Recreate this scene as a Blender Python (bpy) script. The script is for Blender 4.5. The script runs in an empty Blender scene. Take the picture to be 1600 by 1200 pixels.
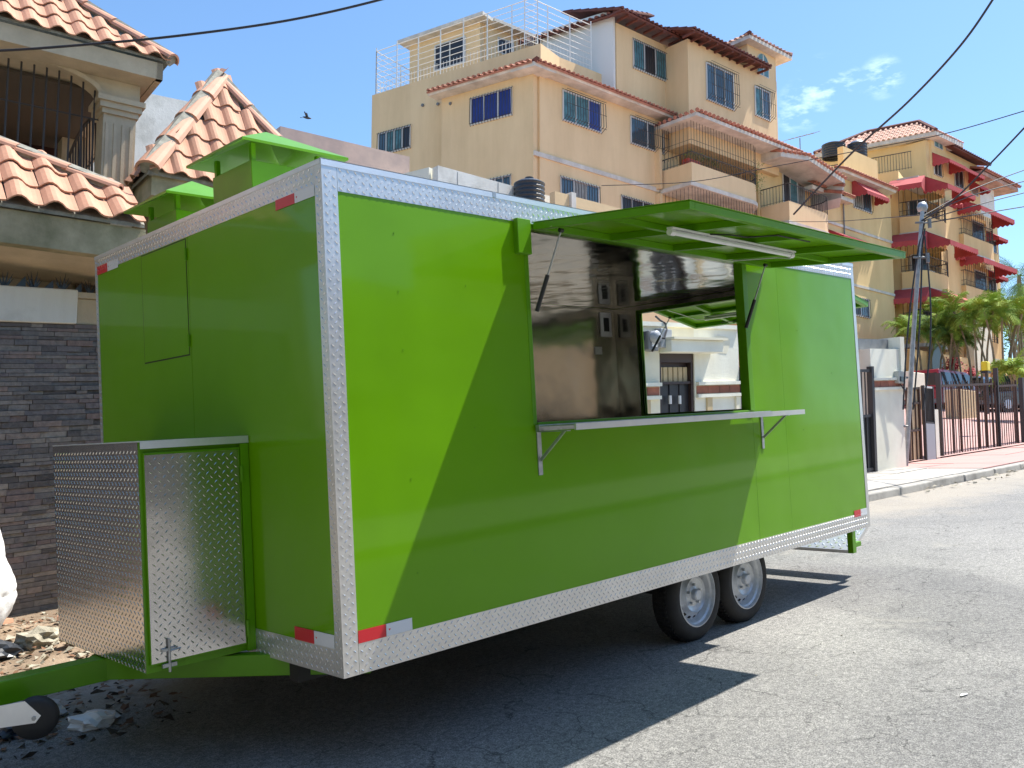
import bpy, bmesh, math, random
from mathutils import Vector, Matrix
random.seed(7)
sc = bpy.context.scene
R = math.radians
# ------------------------------------------------------------------ camera
CAM = Vector((-2.0667, -3.0022, 0.8257)); YAW = R(45.073); PIT = R(5.307); FPX = 1394.3
cd = bpy.data.cameras.new('camera'); cam = bpy.data.objects.new('camera', cd)
sc.collection.objects.link(cam); sc.camera = cam
cd.sensor_width = 36; cd.lens = 36 * FPX / 1600; cd.clip_start = .05; cd.clip_end = 3000
cam.location = CAM; cam.rotation_euler = (math.pi / 2 + PIT, 0, YAW - math.pi / 2)
FW = Vector((math.cos(YAW) * math.cos(PIT), math.sin(YAW) * math.cos(PIT), math.sin(PIT)))
RT = Vector((math.sin(YAW), -math.cos(YAW), 0)); UP = RT.cross(FW)
FH = Vector((math.cos(YAW), math.sin(YAW), 0))
# ------------------------------------------------------------------ sky and sun
SUN = Vector((.4743, -.1751, 1)).normalized()
w = bpy.data.worlds.new('World'); sc.world = w; w.use_nodes = True
nt = w.node_tree; nt.nodes.clear()
def nn(t, ty, **k):
    n = t.nodes.new(ty)
    for a, b in k.items(): setattr(n, a, b)
    return n
out = nn(nt, 'ShaderNodeOutputWorld'); bg = nn(nt, 'ShaderNodeBackground'); bg.inputs[1].default_value = .138
sky = nn(nt, 'ShaderNodeTexSky', sky_type='NISHITA', sun_disc=False)
sky.sun_elevation = math.asin(SUN.z); sky.sun_rotation = math.atan2(SUN.x, SUN.y)
sky.altitude = 0; sky.air_density = 1.0; sky.dust_density = .6; sky.ozone_density = 3.0
tc = nn(nt, 'ShaderNodeTexCoord')
cl = nn(nt, 'ShaderNodeMapping'); cl.inputs['Scale'].default_value = (6, 9, 22); cl.inputs['Rotation'].default_value = (.5, .4, 0)
nz = nn(nt, 'ShaderNodeTexNoise'); nz.inputs['Scale'].default_value = 2.3; nz.inputs['Detail'].default_value = 9; nz.inputs['Roughness'].default_value = .6
nt.links.new(tc.outputs['Generated'], cl.inputs[0]); nt.links.new(cl.outputs[0], nz.inputs[0])
rp = nn(nt, 'ShaderNodeValToRGB'); rp.color_ramp.elements[0].position = .47; rp.color_ramp.elements[1].position = .80
nt.links.new(nz.outputs[0], rp.inputs[0])
def wisp(direction, width):          # where a wisp of cloud hangs in the sky
    dp = nn(nt, 'ShaderNodeVectorMath', operation='DOT_PRODUCT'); dp.inputs[1].default_value = direction
    nt.links.new(tc.outputs['Generated'], dp.inputs[0])
    mr = nn(nt, 'ShaderNodeMapRange'); mr.interpolation_type = 'SMOOTHSTEP'
    mr.inputs['From Min'].default_value = math.cos(width); mr.inputs['From Max'].default_value = math.cos(width * .1)
    nt.links.new(dp.outputs['Value'], mr.inputs[0]); return mr
def pxdir(u, v): return (FW + RT * (u - 800) / FPX - UP * (v - 600) / FPX).normalized()
acc = None
for u, v, wd in ((1255, 163, .030), (1285, 128, .030), (1378, 120, .024), (1238, 180, .02), (1330, 128, .016)):
    m_ = wisp(pxdir(u, v), wd)
    if acc is None: acc = m_.outputs[0]
    else:
        mx = nn(nt, 'ShaderNodeMath', operation='MAXIMUM'); nt.links.new(acc, mx.inputs[0]); nt.links.new(m_.outputs[0], mx.inputs[1]); acc = mx.outputs[0]
ml = nn(nt, 'ShaderNodeMath', operation='MULTIPLY'); nt.links.new(acc, ml.inputs[0]); nt.links.new(rp.outputs[0], ml.inputs[1])
m2 = nn(nt, 'ShaderNodeMath', operation='MULTIPLY'); nt.links.new(ml.outputs[0], m2.inputs[0]); m2.inputs[1].default_value = 1.0; m2.use_clamp = True
mixc = nn(nt, 'ShaderNodeMixRGB'); mixc.inputs[2].default_value = (7.0, 8.4, 9.2, 1)
nt.links.new(m2.outputs[0], mixc.inputs[0]); tint = nn(nt, 'ShaderNodeMixRGB', blend_type='MULTIPLY'); tint.inputs[0].default_value = 1; tint.inputs[2].default_value = (.76, .91, .98, 1)
nt.links.new(sky.outputs[0], tint.inputs[1]); nt.links.new(tint.outputs[0], mixc.inputs[1])
nt.links.new(mixc.outputs[0], bg.inputs[0]); nt.links.new(bg.outputs[0], out.inputs[0])
sl = bpy.data.lights.new('sun', 'SUN'); sl.energy = 5.0; sl.angle = R(.5); sl.color = (1, .945, .85)
so = bpy.data.objects.new('sun', sl); sc.collection.objects.link(so); so.location = (0, 0, 30)
so.rotation_euler = (-SUN).to_track_quat('-Z', 'Y').to_euler()
sc.view_settings.view_transform = 'Standard'; sc.view_settings.look = 'None'
sc.view_settings.exposure = .84; sc.view_settings.gamma = 1
sc.cycles.max_bounces = 8; sc.cycles.transparent_max_bounces = 12

# ------------------------------------------------------------------ helpers
def ray(u, v): return FW + RT * (u - 800) / FPX - UP * (v - 600) / FPX
def hitp(u, v, p, n):
    d = ray(u, v); return CAM + d * ((Vector(p) - CAM).dot(n) / d.dot(n))
def at(u, v, D):                     # point of the picture's ray at horizontal distance D
    d = ray(u, v); return CAM + d * (D / d.dot(FH))
ORG = {}
class MB:
    def __init__(s): s.v = []; s.f = []; s.m = []; s.mi = 0
    def poly(s, pts):
        b = len(s.v); s.v += [tuple(p) for p in pts]; s.f.append(list(range(b, b + len(pts)))); s.m.append(s.mi); return s
    def hexa(s, p):                  # 0-3 bottom ring, 4-7 top ring
        b = len(s.v); s.v += [tuple(q) for q in p]
        for q in ((3, 2, 1, 0), (4, 5, 6, 7), (0, 1, 5, 4), (1, 2, 6, 5), (2, 3, 7, 6), (3, 0, 4, 7)): s.f.append([b + i for i in q]); s.m.append(s.mi)
        return s
    def box(s, x0, x1, y0, y1, z0, z1):
        return s.hexa([(x0, y0, z0), (x1, y0, z0), (x1, y1, z0), (x0, y1, z0), (x0, y0, z1), (x1, y0, z1), (x1, y1, z1), (x0, y1, z1)])
    def prism(s, ring, vec):         # ring of points, extruded by vec
        b = len(s.v); n = len(ring); vec = Vector(vec)
        s.v += [tuple(p) for p in ring] + [tuple(Vector(p) + vec) for p in ring]
        s.f.append([b + i for i in reversed(range(n))]); s.f.append([b + n + i for i in range(n)]); s.m += [s.mi] * 2
        for i in range(n): s.f.append([b + i, b + (i + 1) % n, b + n + (i + 1) % n, b + n + i]); s.m.append(s.mi)
        return s
    def bar(s, a, b_, r, seg=6, r2=None, cap=True):
        a = Vector(a); b_ = Vector(b_); d = (b_ - a)
        if d.length < 1e-6: return s
        d.normalize(); x = d.orthogonal().normalized(); y = d.cross(x); r2 = r if r2 is None else r2; b = len(s.v)
        if seg == 4: x, y = (x + y).normalized(), (x - y).normalized() * -1
        for p, rr in ((a, r), (b_, r2)):
            for i in range(seg):
                t = 2 * math.pi * i / seg; s.v.append(tuple(p + (x * math.cos(t) + y * math.sin(t)) * rr))
        for i in range(seg): s.f.append([b + i, b + (i + 1) % seg, b + seg + (i + 1) % seg, b + seg + i]); s.m.append(s.mi)
        if cap: s.f.append([b + i for i in reversed(range(seg))]); s.f.append([b + seg + i for i in range(seg)]); s.m += [s.mi] * 2
        return s
    def tube(s, pts, r, seg=6):
        pts = [Vector(p) for p in pts]; b = len(s.v); n = len(pts); up = None
        rr = r if isinstance(r, (list, tuple)) else [r] * n
        for i, p in enumerate(pts):
            d = (pts[min(i + 1, n - 1)] - pts[max(i - 1, 0)]).normalized()
            x = d.orthogonal().normalized() if up is None else (up - d * up.dot(d)).normalized()
            up = x; y = d.cross(x)
            for k in range(seg):
                t = 2 * math.pi * k / seg; s.v.append(tuple(p + (x * math.cos(t) + y * math.sin(t)) * rr[i]))
        for i in range(n - 1):
            for k in range(seg): s.f.append([b + i * seg + k, b + i * seg + (k + 1) % seg, b + (i + 1) * seg + (k + 1) % seg, b + (i + 1) * seg + k]); s.m.append(s.mi)
        s.f.append([b + k for k in reversed(range(seg))]); s.f.append([b + (n - 1) * seg + k for k in range(seg)]); s.m += [s.mi] * 2
        return s
    def lathe(s, prof, c, ax, seg=24):   # prof: (radius, along axis)
        c = Vector(c); ax = Vector(ax).normalized(); x = ax.orthogonal().normalized(); y = ax.cross(x); b = len(s.v); n = len(prof)
        for r, h in prof:
            for k in range(seg):
                t = 2 * math.pi * k / seg; s.v.append(tuple(c + ax * h + (x * math.cos(t) + y * math.sin(t)) * r))
        for i in range(n - 1):
            for k in range(seg): s.f.append([b + i * seg + k, b + i * seg + (k + 1) % seg, b + (i + 1) * seg + (k + 1) % seg, b + (i + 1) * seg + k]); s.m.append(s.mi)
        return s
    def mesh(s, name, mats, smooth=False, off=None, recalc=True):
        me = bpy.data.meshes.new(name)
        vv = s.v if off is None else [(a[0] - off[0], a[1] - off[1], a[2] - off[2]) for a in s.v]
        me.from_pydata(vv, [], s.f)
        for m in (mats if isinstance(mats, (list, tuple)) else [mats]): me.materials.append(m)
        if len(me.materials) > 1: me.polygons.foreach_set('material_index', s.m)
        if recalc:
            bm = bmesh.new(); bm.from_mesh(me); bmesh.ops.recalc_face_normals(bm, faces=bm.faces); bm.to_mesh(me); bm.free()
        if smooth: me.polygons.foreach_set('use_smooth', [True] * len(me.polygons))
        return me
    def build(s, name, mats, parent=None, kind=None, label=None, cat=None, group=None, smooth=False, bevel=0, off=None, recalc=True):
        if parent is None and off is None:
            xs = [a[0] for a in s.v]; ys = [a[1] for a in s.v]; zs = [a[2] for a in s.v]
            off = Vector(((min(xs) + max(xs)) / 2, (min(ys) + max(ys)) / 2, min(zs)))
            loc = off
        else:
            off = off if off is not None else ORG.get(parent.name, Vector()); loc = Vector() if parent else off
        me = s.mesh(name, mats, smooth, off, recalc)
        o = bpy.data.objects.new(name, me); sc.collection.objects.link(o); o.location = loc
        if parent: o.parent = parent; ORG[o.name] = off
        if kind: o['kind'] = kind
        if label: o['label'] = label
        if cat: o['category'] = cat
        if group: o['group'] = group
        if bevel:
            md = o.modifiers.new('bevel', 'BEVEL'); md.width = bevel; md.segments = 2; md.limit_method = 'ANGLE'; md.angle_limit = R(35)
        return o
def empty(name, loc, label, cat, group=None, rot=None):
    o = bpy.data.objects.new(name, None); sc.collection.objects.link(o); o.location = loc; o.empty_display_size = .2
    if rot: o.rotation_euler = rot
    o['label'] = label; o['category'] = cat
    if group: o['group'] = group
    ORG[o.name] = Vector(loc) if rot is None else Vector(); return o
def inst(me, name, parent, M):       # a piece that shares mesh data, M in world space of an unrotated parent
    o = bpy.data.objects.new(name, me); sc.collection.objects.link(o); o.parent = parent
    o.matrix_basis = Matrix.Translation(-ORG.get(parent.name, Vector())) @ M; return o
def basis(o, x, y, z):
    m = Matrix.Identity(4)
    for i, c in enumerate((x, y, z)):
        for j in range(3): m[j][i] = c[j]
    for j in range(3): m[j][3] = o[j]
    return m
# ------------------------------------------------------------------ materials
def mat(name, col, rough=.6, metal=0, var=0, vs=6., bump=0, bs=40., col2=None, rand=0, coat=0, coords='Object', spec=None, detail=6, ramp=(.35, .65), wave=0, wscale=1.2, streak=0):
    m = bpy.data.materials.new(name); m.use_nodes = True; t = m.node_tree; b = t.nodes['Principled BSDF']
    b.inputs['Roughness'].default_value = rough; b.inputs['Metallic'].default_value = metal
    if spec is not None: b.inputs['Specular IOR Level'].default_value = spec
    if coat: b.inputs['Coat Weight'].default_value = coat; b.inputs['Coat Roughness'].default_value = .06
    c = tuple(col) + (1,); tcn = nn(t, 'ShaderNodeTexCoord'); src = tcn.outputs[coords]
    last = None
    if var or col2:
        n = nn(t, 'ShaderNodeTexNoise'); n.inputs['Scale'].default_value = vs; n.inputs['Detail'].default_value = detail; n.inputs['Roughness'].default_value = .62
        t.links.new(src, n.inputs[0]); r = nn(t, 'ShaderNodeValToRGB')
        r.color_ramp.elements[0].position = ramp[0]; r.color_ramp.elements[1].position = ramp[1]
        c2 = tuple(col2) if col2 else tuple(x * (1 - var) for x in col)
        r.color_ramp.elements[0].color = c2 + (1,); r.color_ramp.elements[1].color = c
        t.links.new(n.outputs[0], r.inputs[0]); last = r.outputs[0]
    if streak:
        mp = nn(t, 'ShaderNodeMapping'); mp.inputs['Scale'].default_value = (.8, .8, .10); t.links.new(src, mp.inputs[0])
        n = nn(t, 'ShaderNodeTexNoise'); n.inputs['Scale'].default_value = 1.6; n.inputs['Detail'].default_value = 7; n.inputs['Roughness'].default_value = .65; t.links.new(mp.outputs[0], n.inputs[0])
        r = nn(t, 'ShaderNodeValToRGB'); r.color_ramp.elements[0].position = .28; r.color_ramp.elements[1].position = .62; k_ = 1 - streak
        r.color_ramp.elements[0].color = (k_, k_ * .98, k_ * .94, 1); r.color_ramp.elements[1].color = (1, 1, 1, 1); t.links.new(n.outputs[0], r.inputs[0])
        mx = nn(t, 'ShaderNodeMixRGB', blend_type='MULTIPLY'); mx.inputs[0].default_value = 1; mx.inputs[1].default_value = c
        if last: t.links.new(last, mx.inputs[1])
        t.links.new(r.outputs[0], mx.inputs[2]); last = mx.outputs[0]
    if rand:
        oi = nn(t, 'ShaderNodeObjectInfo'); hs = nn(t, 'ShaderNodeHueSaturation'); mr = nn(t, 'ShaderNodeMapRange')
        mr.inputs['To Min'].default_value = 1 - rand; mr.inputs['To Max'].default_value = 1 + rand
        t.links.new(oi.outputs['Random'], mr.inputs[0]); t.links.new(mr.outputs[0], hs.inputs['Value']); hs.inputs['Color'].default_value = c
        if last: t.links.new(last, hs.inputs['Color'])
        last = hs.outputs[0]
    if last: t.links.new(last, b.inputs['Base Color'])
    else: b.inputs['Base Color'].default_value = c
    nrm = None
    if wave:
        n = nn(t, 'ShaderNodeTexNoise'); n.inputs['Scale'].default_value = wscale; n.inputs['Detail'].default_value = 2; t.links.new(src, n.inputs[0])
        bp = nn(t, 'ShaderNodeBump'); bp.inputs['Strength'].default_value = 1; bp.inputs['Distance'].default_value = wave
        t.links.new(n.outputs[0], bp.inputs['Height']); nrm = bp.outputs[0]
    if bump:
        n = nn(t, 'ShaderNodeTexNoise'); n.inputs['Scale'].default_value = bs; n.inputs['Detail'].default_value = 8; n.inputs['Roughness'].default_value = .7; t.links.new(src, n.inputs[0])
        bp = nn(t, 'ShaderNodeBump'); bp.inputs['Strength'].default_value = 1; bp.inputs['Distance'].default_value = bump
        t.links.new(n.outputs[0], bp.inputs['Height'])
        if nrm: t.links.new(nrm, bp.inputs['Normal'])
        nrm = bp.outputs[0]
    if nrm: t.links.new(nrm, b.inputs['Normal'])
    return m
M = {}
M['green'] = mat('green_paint', (.142, .362, .002), .3, coat=.3, spec=.12, var=.06, vs=1.2, wave=.014, wscale=1.5, bump=.0002, bs=260)
M['green2'] = mat('green_paint_frame', (.115, .32, .004), .38, coat=.12, spec=.25, var=.1, vs=7, bump=.0003, bs=120)
M['plate'] = mat('diamond_plate', (.74, .725, .70), .34, .72, var=.12, vs=5, bump=.0005, bs=30, wave=.003, wscale=3)
M['lug'] = mat('plate_tread', (.84, .83, .80), .26, .85)
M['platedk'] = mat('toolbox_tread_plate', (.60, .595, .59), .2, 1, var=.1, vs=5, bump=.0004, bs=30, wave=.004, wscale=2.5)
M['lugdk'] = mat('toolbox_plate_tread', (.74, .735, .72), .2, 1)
M['flash'] = mat('roof_flashing', (.8, .82, .83), .38, .7, var=.1, vs=8)
M['steel'] = mat('stainless_sheet', (.47, .45, .40), .16, 1, var=.1, vs=3, wave=.02, wscale=1.6, bump=.0006, bs=6)
M['steeldk'] = mat('stainless_ceiling', (.66, .65, .63), .1, 1, wave=.012, wscale=2.4)
M['galv'] = mat('galvanised_bracket', (.5, .52, .53), .42, .8, var=.25, vs=30)
M['black'] = mat('black_rubber', (.018, .018, .018), .55)
M['tyre'] = mat('tyre_rubber', (.022, .021, .02), .8, var=.4, vs=14, bump=.001, bs=90)
M['rim'] = mat('rim_paint', (.55, .58, .62), .35, .35, var=.2, vs=22)
M['dark'] = mat('chassis_black', (.02, .02, .02), .6)
M['red'] = mat('tape_red', (.62, .02, .03), .3)
M['white'] = mat('tape_white', (.72, .74, .76), .3)
M['whitepl'] = mat('white_plastic', (.8, .8, .8), .35)
M['tube'] = mat('lamp_tube', (.78, .8, .8), .15)
M['floor'] = mat('vinyl_floor', (.2, .2, .2), .5)
M['tile'] = mat('terracotta_tile', (.565, .295, .19), .8, var=.16, vs=7, rand=.06, bump=.002, bs=60)
M['tilecap'] = mat('terracotta_cap', (.565, .295, .195), .7, var=.15, vs=6, bump=.001, bs=60)
M['mortar'] = mat('tile_mortar', (.32, .31, .26), .9, var=.4, vs=14, bump=.004, bs=40)
M['fartile'] = mat('roof_tile_far', (.50, .20, .13), .8, var=.35, vs=3)
M['tilepale'] = mat('roof_tile_pale', (.62, .36, .27), .8, var=.45, vs=2.5)
M['tiledark'] = mat('roof_tile_dark', (.17, .055, .04), .8, var=.4, vs=3)
M['housewall'] = mat('house_plaster', (.66, .54, .385), .85, streak=.2, var=.25, vs=2.2, bump=.003, bs=50)
M['houselite'] = mat('house_light_plaster', (.55, .48, .38), .85, var=.25, vs=2.2, bump=.003, bs=50)
M['mould'] = mat('mouldy_concrete', (.52, .44, .29), .9, streak=.35, col2=(.28, .26, .15), vs=3.5, bump=.004, bs=40)
M['oldwhite'] = mat('stained_white_plaster', (.80, .79, .74), .9, streak=.22, col2=(.60, .59, .54), vs=2.2, ramp=(.3, .5), bump=.004, bs=30)
M['pink'] = mat('faded_pink_plaster', (.55, .40, .34), .9, col2=(.40, .30, .27), vs=1.6, bump=.003, bs=20)
M['white_wall'] = mat('white_painted_wall', (.83, .82, .71), .85, streak=.1, col2=(.74, .72, .62), vs=1.5, ramp=(.3, .55), bump=.003, bs=35)
M['cream'] = mat('cream_wall', (.82, .77, .60), .85, var=.12, vs=2.5, bump=.002, bs=35)
M['creamdk'] = mat('cream_tan_panel', (.60, .47, .28), .85, var=.15, vs=4)
M['peach'] = mat('peach_render', (.82, .60, .35), .9, streak=.12, col2=(.76, .55, .32), vs=.5, ramp=(.3, .6), bump=.004, bs=12)
M['gold'] = mat('golden_render', (.80, .58, .29), .9, streak=.12, col2=(.74, .53, .26), vs=.5, ramp=(.3, .6), bump=.004, bs=12)
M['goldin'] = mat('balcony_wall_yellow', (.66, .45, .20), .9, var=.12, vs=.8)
M['trimw'] = mat('white_cornice', (.76, .71, .64), .85, streak=.2, var=.3, vs=1.5)
M['glass'] = mat('window_glass', (.05, .09, .12), .08, spec=.8, rand=.3)
M['curtain'] = mat('teal_curtain', (.10, .26, .30), .5, var=.5, vs=4)
M['bluecur'] = mat('blue_curtain', (.02, .04, .26), .35, var=.3, vs=3)
M['creamcur'] = mat('cream_curtain', (.34, .33, .30), .4, var=.4, vs=5)
M['dkglass'] = mat('dark_opening', (.02, .02, .025), .3)
M['framew'] = mat('white_window_frame', (.6, .6, .58), .5)
M['iron'] = mat('wrought_iron', (.05, .045, .045), .6)
M['ironw'] = mat('white_iron', (.72, .72, .70), .5)
M['rust'] = mat('rusty_brown_iron', (.075, .038, .026), .65, var=.4, vs=8)
M['redawn'] = mat('red_canvas', (.46, .065, .07), .8, var=.2, vs=1.5)
M['tank'] = mat('tank_black_plastic', (.03, .035, .045), .4)
M['tanksteel'] = mat('tank_steel', (.6, .62, .64), .3, 1)
M['brickred'] = mat('red_tile_band', (.36, .13, .08), .8, rand=.3, var=.3, vs=6)
M['doorblk'] = mat('black_sheet_door', (.022, .022, .026), .45, var=.3, vs=5)
M['doorbrn'] = mat('dark_brown_door', (.04, .022, .02), .5)
M['grey'] = mat('grey_sheet_metal', (.20, .205, .21), .5, var=.25, vs=6)
M['greybox'] = mat('grey_meter_box', (.33, .35, .38), .5)
M['pole'] = mat('galvanised_pole', (.40, .42, .45), .45, .5, var=.3, vs=10)
M['wire'] = mat('cable_black', (.02, .02, .025), .6)
M['concrete'] = mat('sidewalk_concrete', (.50, .47, .42), .9, col2=(.36, .34, .31), vs=2.5, bump=.004, bs=45)
M['kerb'] = mat('kerb_concrete', (.42, .40, .36), .9, col2=(.2, .19, .17), vs=3, ramp=(.25, .6), bump=.006, bs=35)
M['pinkpave'] = mat('pink_paving', (.50, .29, .26), .85, col2=(.42, .26, .235), vs=2, bump=.003, bs=45)
M['dirt'] = mat('dry_dirt', (.36, .27, .19), .95, col2=(.20, .145, .10), vs=3, bump=.02, bs=14)
M['rock'] = mat('rubble_stone', (.46, .42, .33), .95, col2=(.24, .22, .17), vs=9, rand=.25, bump=.01, bs=30)
M['bag'] = mat('white_sack_cloth', (.80, .80, .80), .6, bump=.006, bs=12)
M['plastic'] = mat('crumpled_plastic', (.62, .66, .70), .25, rand=.3)
M['leaf'] = mat('dry_leaf', (.24, .12, .065), .85, var=.6, vs=8)
M['carred'] = mat('maroon_car_paint', (.34, .02, .045), .3, coat=.7)
M['carsilver'] = mat('silver_car_paint', (.42, .45, .48), .3, .3, coat=.7)
M['carglass'] = mat('car_glass', (.03, .04, .045), .06, spec=.9)
M['plant'] = mat('palm_leaf', (.18, .32, .04), .7, col2=(.30, .38, .05), vs=1.3, rand=.1, spec=.2)
M['plant2'] = mat('palm_leaf_dark', (.09, .19, .04), .7, col2=(.16, .26, .05), vs=1.3, spec=.2)
M['stem'] = mat('palm_stem', (.30, .26, .16), .8, var=.4, vs=6)
M['flower'] = mat('red_bract', (.40, .03, .05), .7)
M['yellow'] = mat('yellow_plastic', (.75, .60, .02), .5)
M['spike'] = mat('glass_shard_dark', (.02, .022, .02), .3)

def stone_mat():
    m = bpy.data.materials.new('ledger_stone'); m.use_nodes = True; t = m.node_tree; b = t.nodes['Principled BSDF']; b.inputs['Roughness'].default_value = .85
    oi = nn(t, 'ShaderNodeObjectInfo'); at_ = nn(t, 'ShaderNodeAttribute', attribute_name='tone'); ad = nn(t, 'ShaderNodeMath', operation='ADD')
    r = nn(t, 'ShaderNodeValToRGB'); el = r.color_ramp.elements
    cols = [(0, (.09, .08, .08)), (.2, (.20, .175, .16)), (.4, (.15, .137, .137)), (.6, (.27, .235, .205)), (.75, (.165, .145, .15)), (.88, (.23, .165, .145)), (1, (.31, .27, .235))]
    el[0].position = 0; el[0].color = cols[0][1] + (1,); el[1].position = 1; el[1].color = cols[-1][1] + (1,)
    for p, c in cols[1:-1]: e = el.new(p); e.color = c + (1,)
    t.links.new(oi.outputs['Random'], ad.inputs[0]); t.links.new(at_.outputs['Fac'], ad.inputs[1]); fr = nn(t, 'ShaderNodeMath', operation='FRACT')
    t.links.new(ad.outputs[0], fr.inputs[0]); t.links.new(fr.outputs[0], r.inputs[0])
    tcn = nn(t, 'ShaderNodeTexCoord'); n = nn(t, 'ShaderNodeTexNoise'); n.inputs['Scale'].default_value = 26; n.inputs['Detail'].default_value = 8
    t.links.new(tcn.outputs['Object'], n.inputs[0]); mx = nn(t, 'ShaderNodeMixRGB', blend_type='MULTIPLY'); mx.inputs[0].default_value = .75
    r2 = nn(t, 'ShaderNodeValToRGB'); r2.color_ramp.elements[0].position = .3; r2.color_ramp.elements[0].color = (.62, .62, .62, 1); r2.color_ramp.elements[1].position = .65; r2.color_ramp.elements[1].color = (1.15, 1.13, 1.12, 1)
    t.links.new(n.outputs[0], r2.inputs[0]); t.links.new(r.outputs[0], mx.inputs[1]); t.links.new(r2.outputs[0], mx.inputs[2]); t.links.new(mx.outputs[0], b.inputs['Base Color'])
    bp = nn(t, 'ShaderNodeBump'); bp.inputs['Distance'].default_value = .008; t.links.new(n.outputs[0], bp.inputs['Height']); t.links.new(bp.outputs[0], b.inputs['Normal'])
    return m
M['stone'] = stone_mat()
def asphalt_mat():
    m = bpy.data.materials.new('worn_asphalt'); m.use_nodes = True; t = m.node_tree; b = t.nodes['Principled BSDF']; b.inputs['Roughness'].default_value = .85
    tcn = nn(t, 'ShaderNodeTexCoord'); S = tcn.outputs['Object']
    def noise(s, d=6, r=.6, dist=0):
        n = nn(t, 'ShaderNodeTexNoise'); n.inputs['Scale'].default_value = s; n.inputs['Detail'].default_value = d; n.inputs['Roughness'].default_value = r; n.inputs['Distortion'].default_value = dist; t.links.new(S, n.inputs[0]); return n.outputs[0]
    def ramp(x, p0, c0, p1, c1):
        r = nn(t, 'ShaderNodeValToRGB'); e = r.color_ramp.elements; e[0].position = p0; e[0].color = tuple(c0) + (1,); e[1].position = p1; e[1].color = tuple(c1) + (1,); t.links.new(x, r.inputs[0]); return r.outputs[0]
    def mix(a, b_, f, bt='MIX'):
        x = nn(t, 'ShaderNodeMixRGB', blend_type=bt)
        if isinstance(f, float): x.inputs[0].default_value = f
        else: t.links.new(f, x.inputs[0])
        t.links.new(a, x.inputs[1]); t.links.new(b_, x.inputs[2]); return x.outputs[0]
    base = ramp(noise(.45, 5, .55, .5), .34, (.203, .203, .20), .68, (.296, .292, .28))
    grain = ramp(noise(140, 3, .8), .40, (.42, .42, .43), .60, (1.5, 1.49, 1.46)); c = mix(base, grain, .9, 'MULTIPLY')
    c = mix(c, ramp(noise(38, 4, .7), .40, (.74, .74, .75), .60, (1.14, 1.14, 1.13)), 1.0, 'MULTIPLY')
    vo = nn(t, 'ShaderNodeTexVoronoi'); vo.inputs['Scale'].default_value = 95; t.links.new(S, vo.inputs[0])
    c = mix(c, ramp(vo.outputs['Distance'], .14, (1.7, 1.7, 1.66), .3, (1, 1, 1)), .6, 'MULTIPLY')
    c = mix(c, ramp(noise(1.1, 6, .7, 1.0), .30, (.66, .66, .67), .44, (1, 1, 1)), .8, 'MULTIPLY')
    c = mix(c, ramp(noise(.33, 2, .4), .58, (1, 1, 1), .60, (.86, .86, .87)), 1.0, 'MULTIPLY')
    # cracks
    wn = nn(t, 'ShaderNodeTexNoise'); wn.inputs['Scale'].default_value = 2.2; wn.inputs['Detail'].default_value = 6; t.links.new(S, wn.inputs[0])
    wm = nn(t, 'ShaderNodeMixRGB', blend_type='LINEAR_LIGHT'); wm.inputs[0].default_value = .35; t.links.new(S, wm.inputs[1]); t.links.new(wn.outputs['Color'], wm.inputs[2])
    cr = nn(t, 'ShaderNodeTexVoronoi', feature='DISTANCE_TO_EDGE'); cr.inputs['Scale'].default_value = 1.9; t.links.new(wm.outputs[0], cr.inputs[0])
    msk = ramp(noise(.7, 3), .40, (0, 0, 0), .5, (1, 1, 1))
    line = ramp(cr.outputs['Distance'], .0, (.36, .36, .36), .011, (1, 1, 1))
    c = mix(c, mix(c, line, 1.0, 'MULTIPLY'), msk)
    # pale dusty patches
    c = mix(c, ramp(noise(40, 5, .7), .3, (.30, .285, .25), .7, (.44, .42, .37)), ramp(noise(.8, 8, .7, .6), .60, (0, 0, 0), .72, (.65, .65, .65)))
    sx = nn(t, 'ShaderNodeSeparateXYZ'); t.links.new(S, sx.inputs[0]); m1 = nn(t, 'ShaderNodeMath', operation='MULTIPLY'); m1.inputs[1].default_value = .066; t.links.new(sx.outputs[0], m1.inputs[0])
    a1 = nn(t, 'ShaderNodeMath', operation='ADD'); t.links.new(sx.outputs[1], a1.inputs[0]); t.links.new(m1.outputs[0], a1.inputs[1])
    n1 = nn(t, 'ShaderNodeMath', operation='MULTIPLY_ADD'); t.links.new(noise(.9, 6, .65, .5), n1.inputs[0]); n1.inputs[1].default_value = 3.2; t.links.new(a1.outputs[0], n1.inputs[2])
    mr = nn(t, 'ShaderNodeMapRange'); mr.inputs['From Min'].default_value = 3.1; mr.inputs['From Max'].default_value = 4.3; mr.inputs['To Max'].default_value = .8; t.links.new(n1.outputs[0], mr.inputs[0])
    c = mix(c, ramp(noise(50, 5, .7), .3, (.30, .265, .215), .7, (.42, .38, .32)), mr.outputs[0])
    t.links.new(c, b.inputs['Base Color'])
    h = nn(t, 'ShaderNodeMath', operation='ADD'); t.links.new(noise(120, 4, .8), h.inputs[0]); t.links.new(noise(4, 4), h.inputs[1])
    bp = nn(t, 'ShaderNodeBump'); bp.inputs['Distance'].default_value = .006; t.links.new(h.outputs[0], bp.inputs['Height'])
    t.links.new(bp.outputs[0], b.inputs['Normal']); return m
M['asphalt'] = asphalt_mat()

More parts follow.
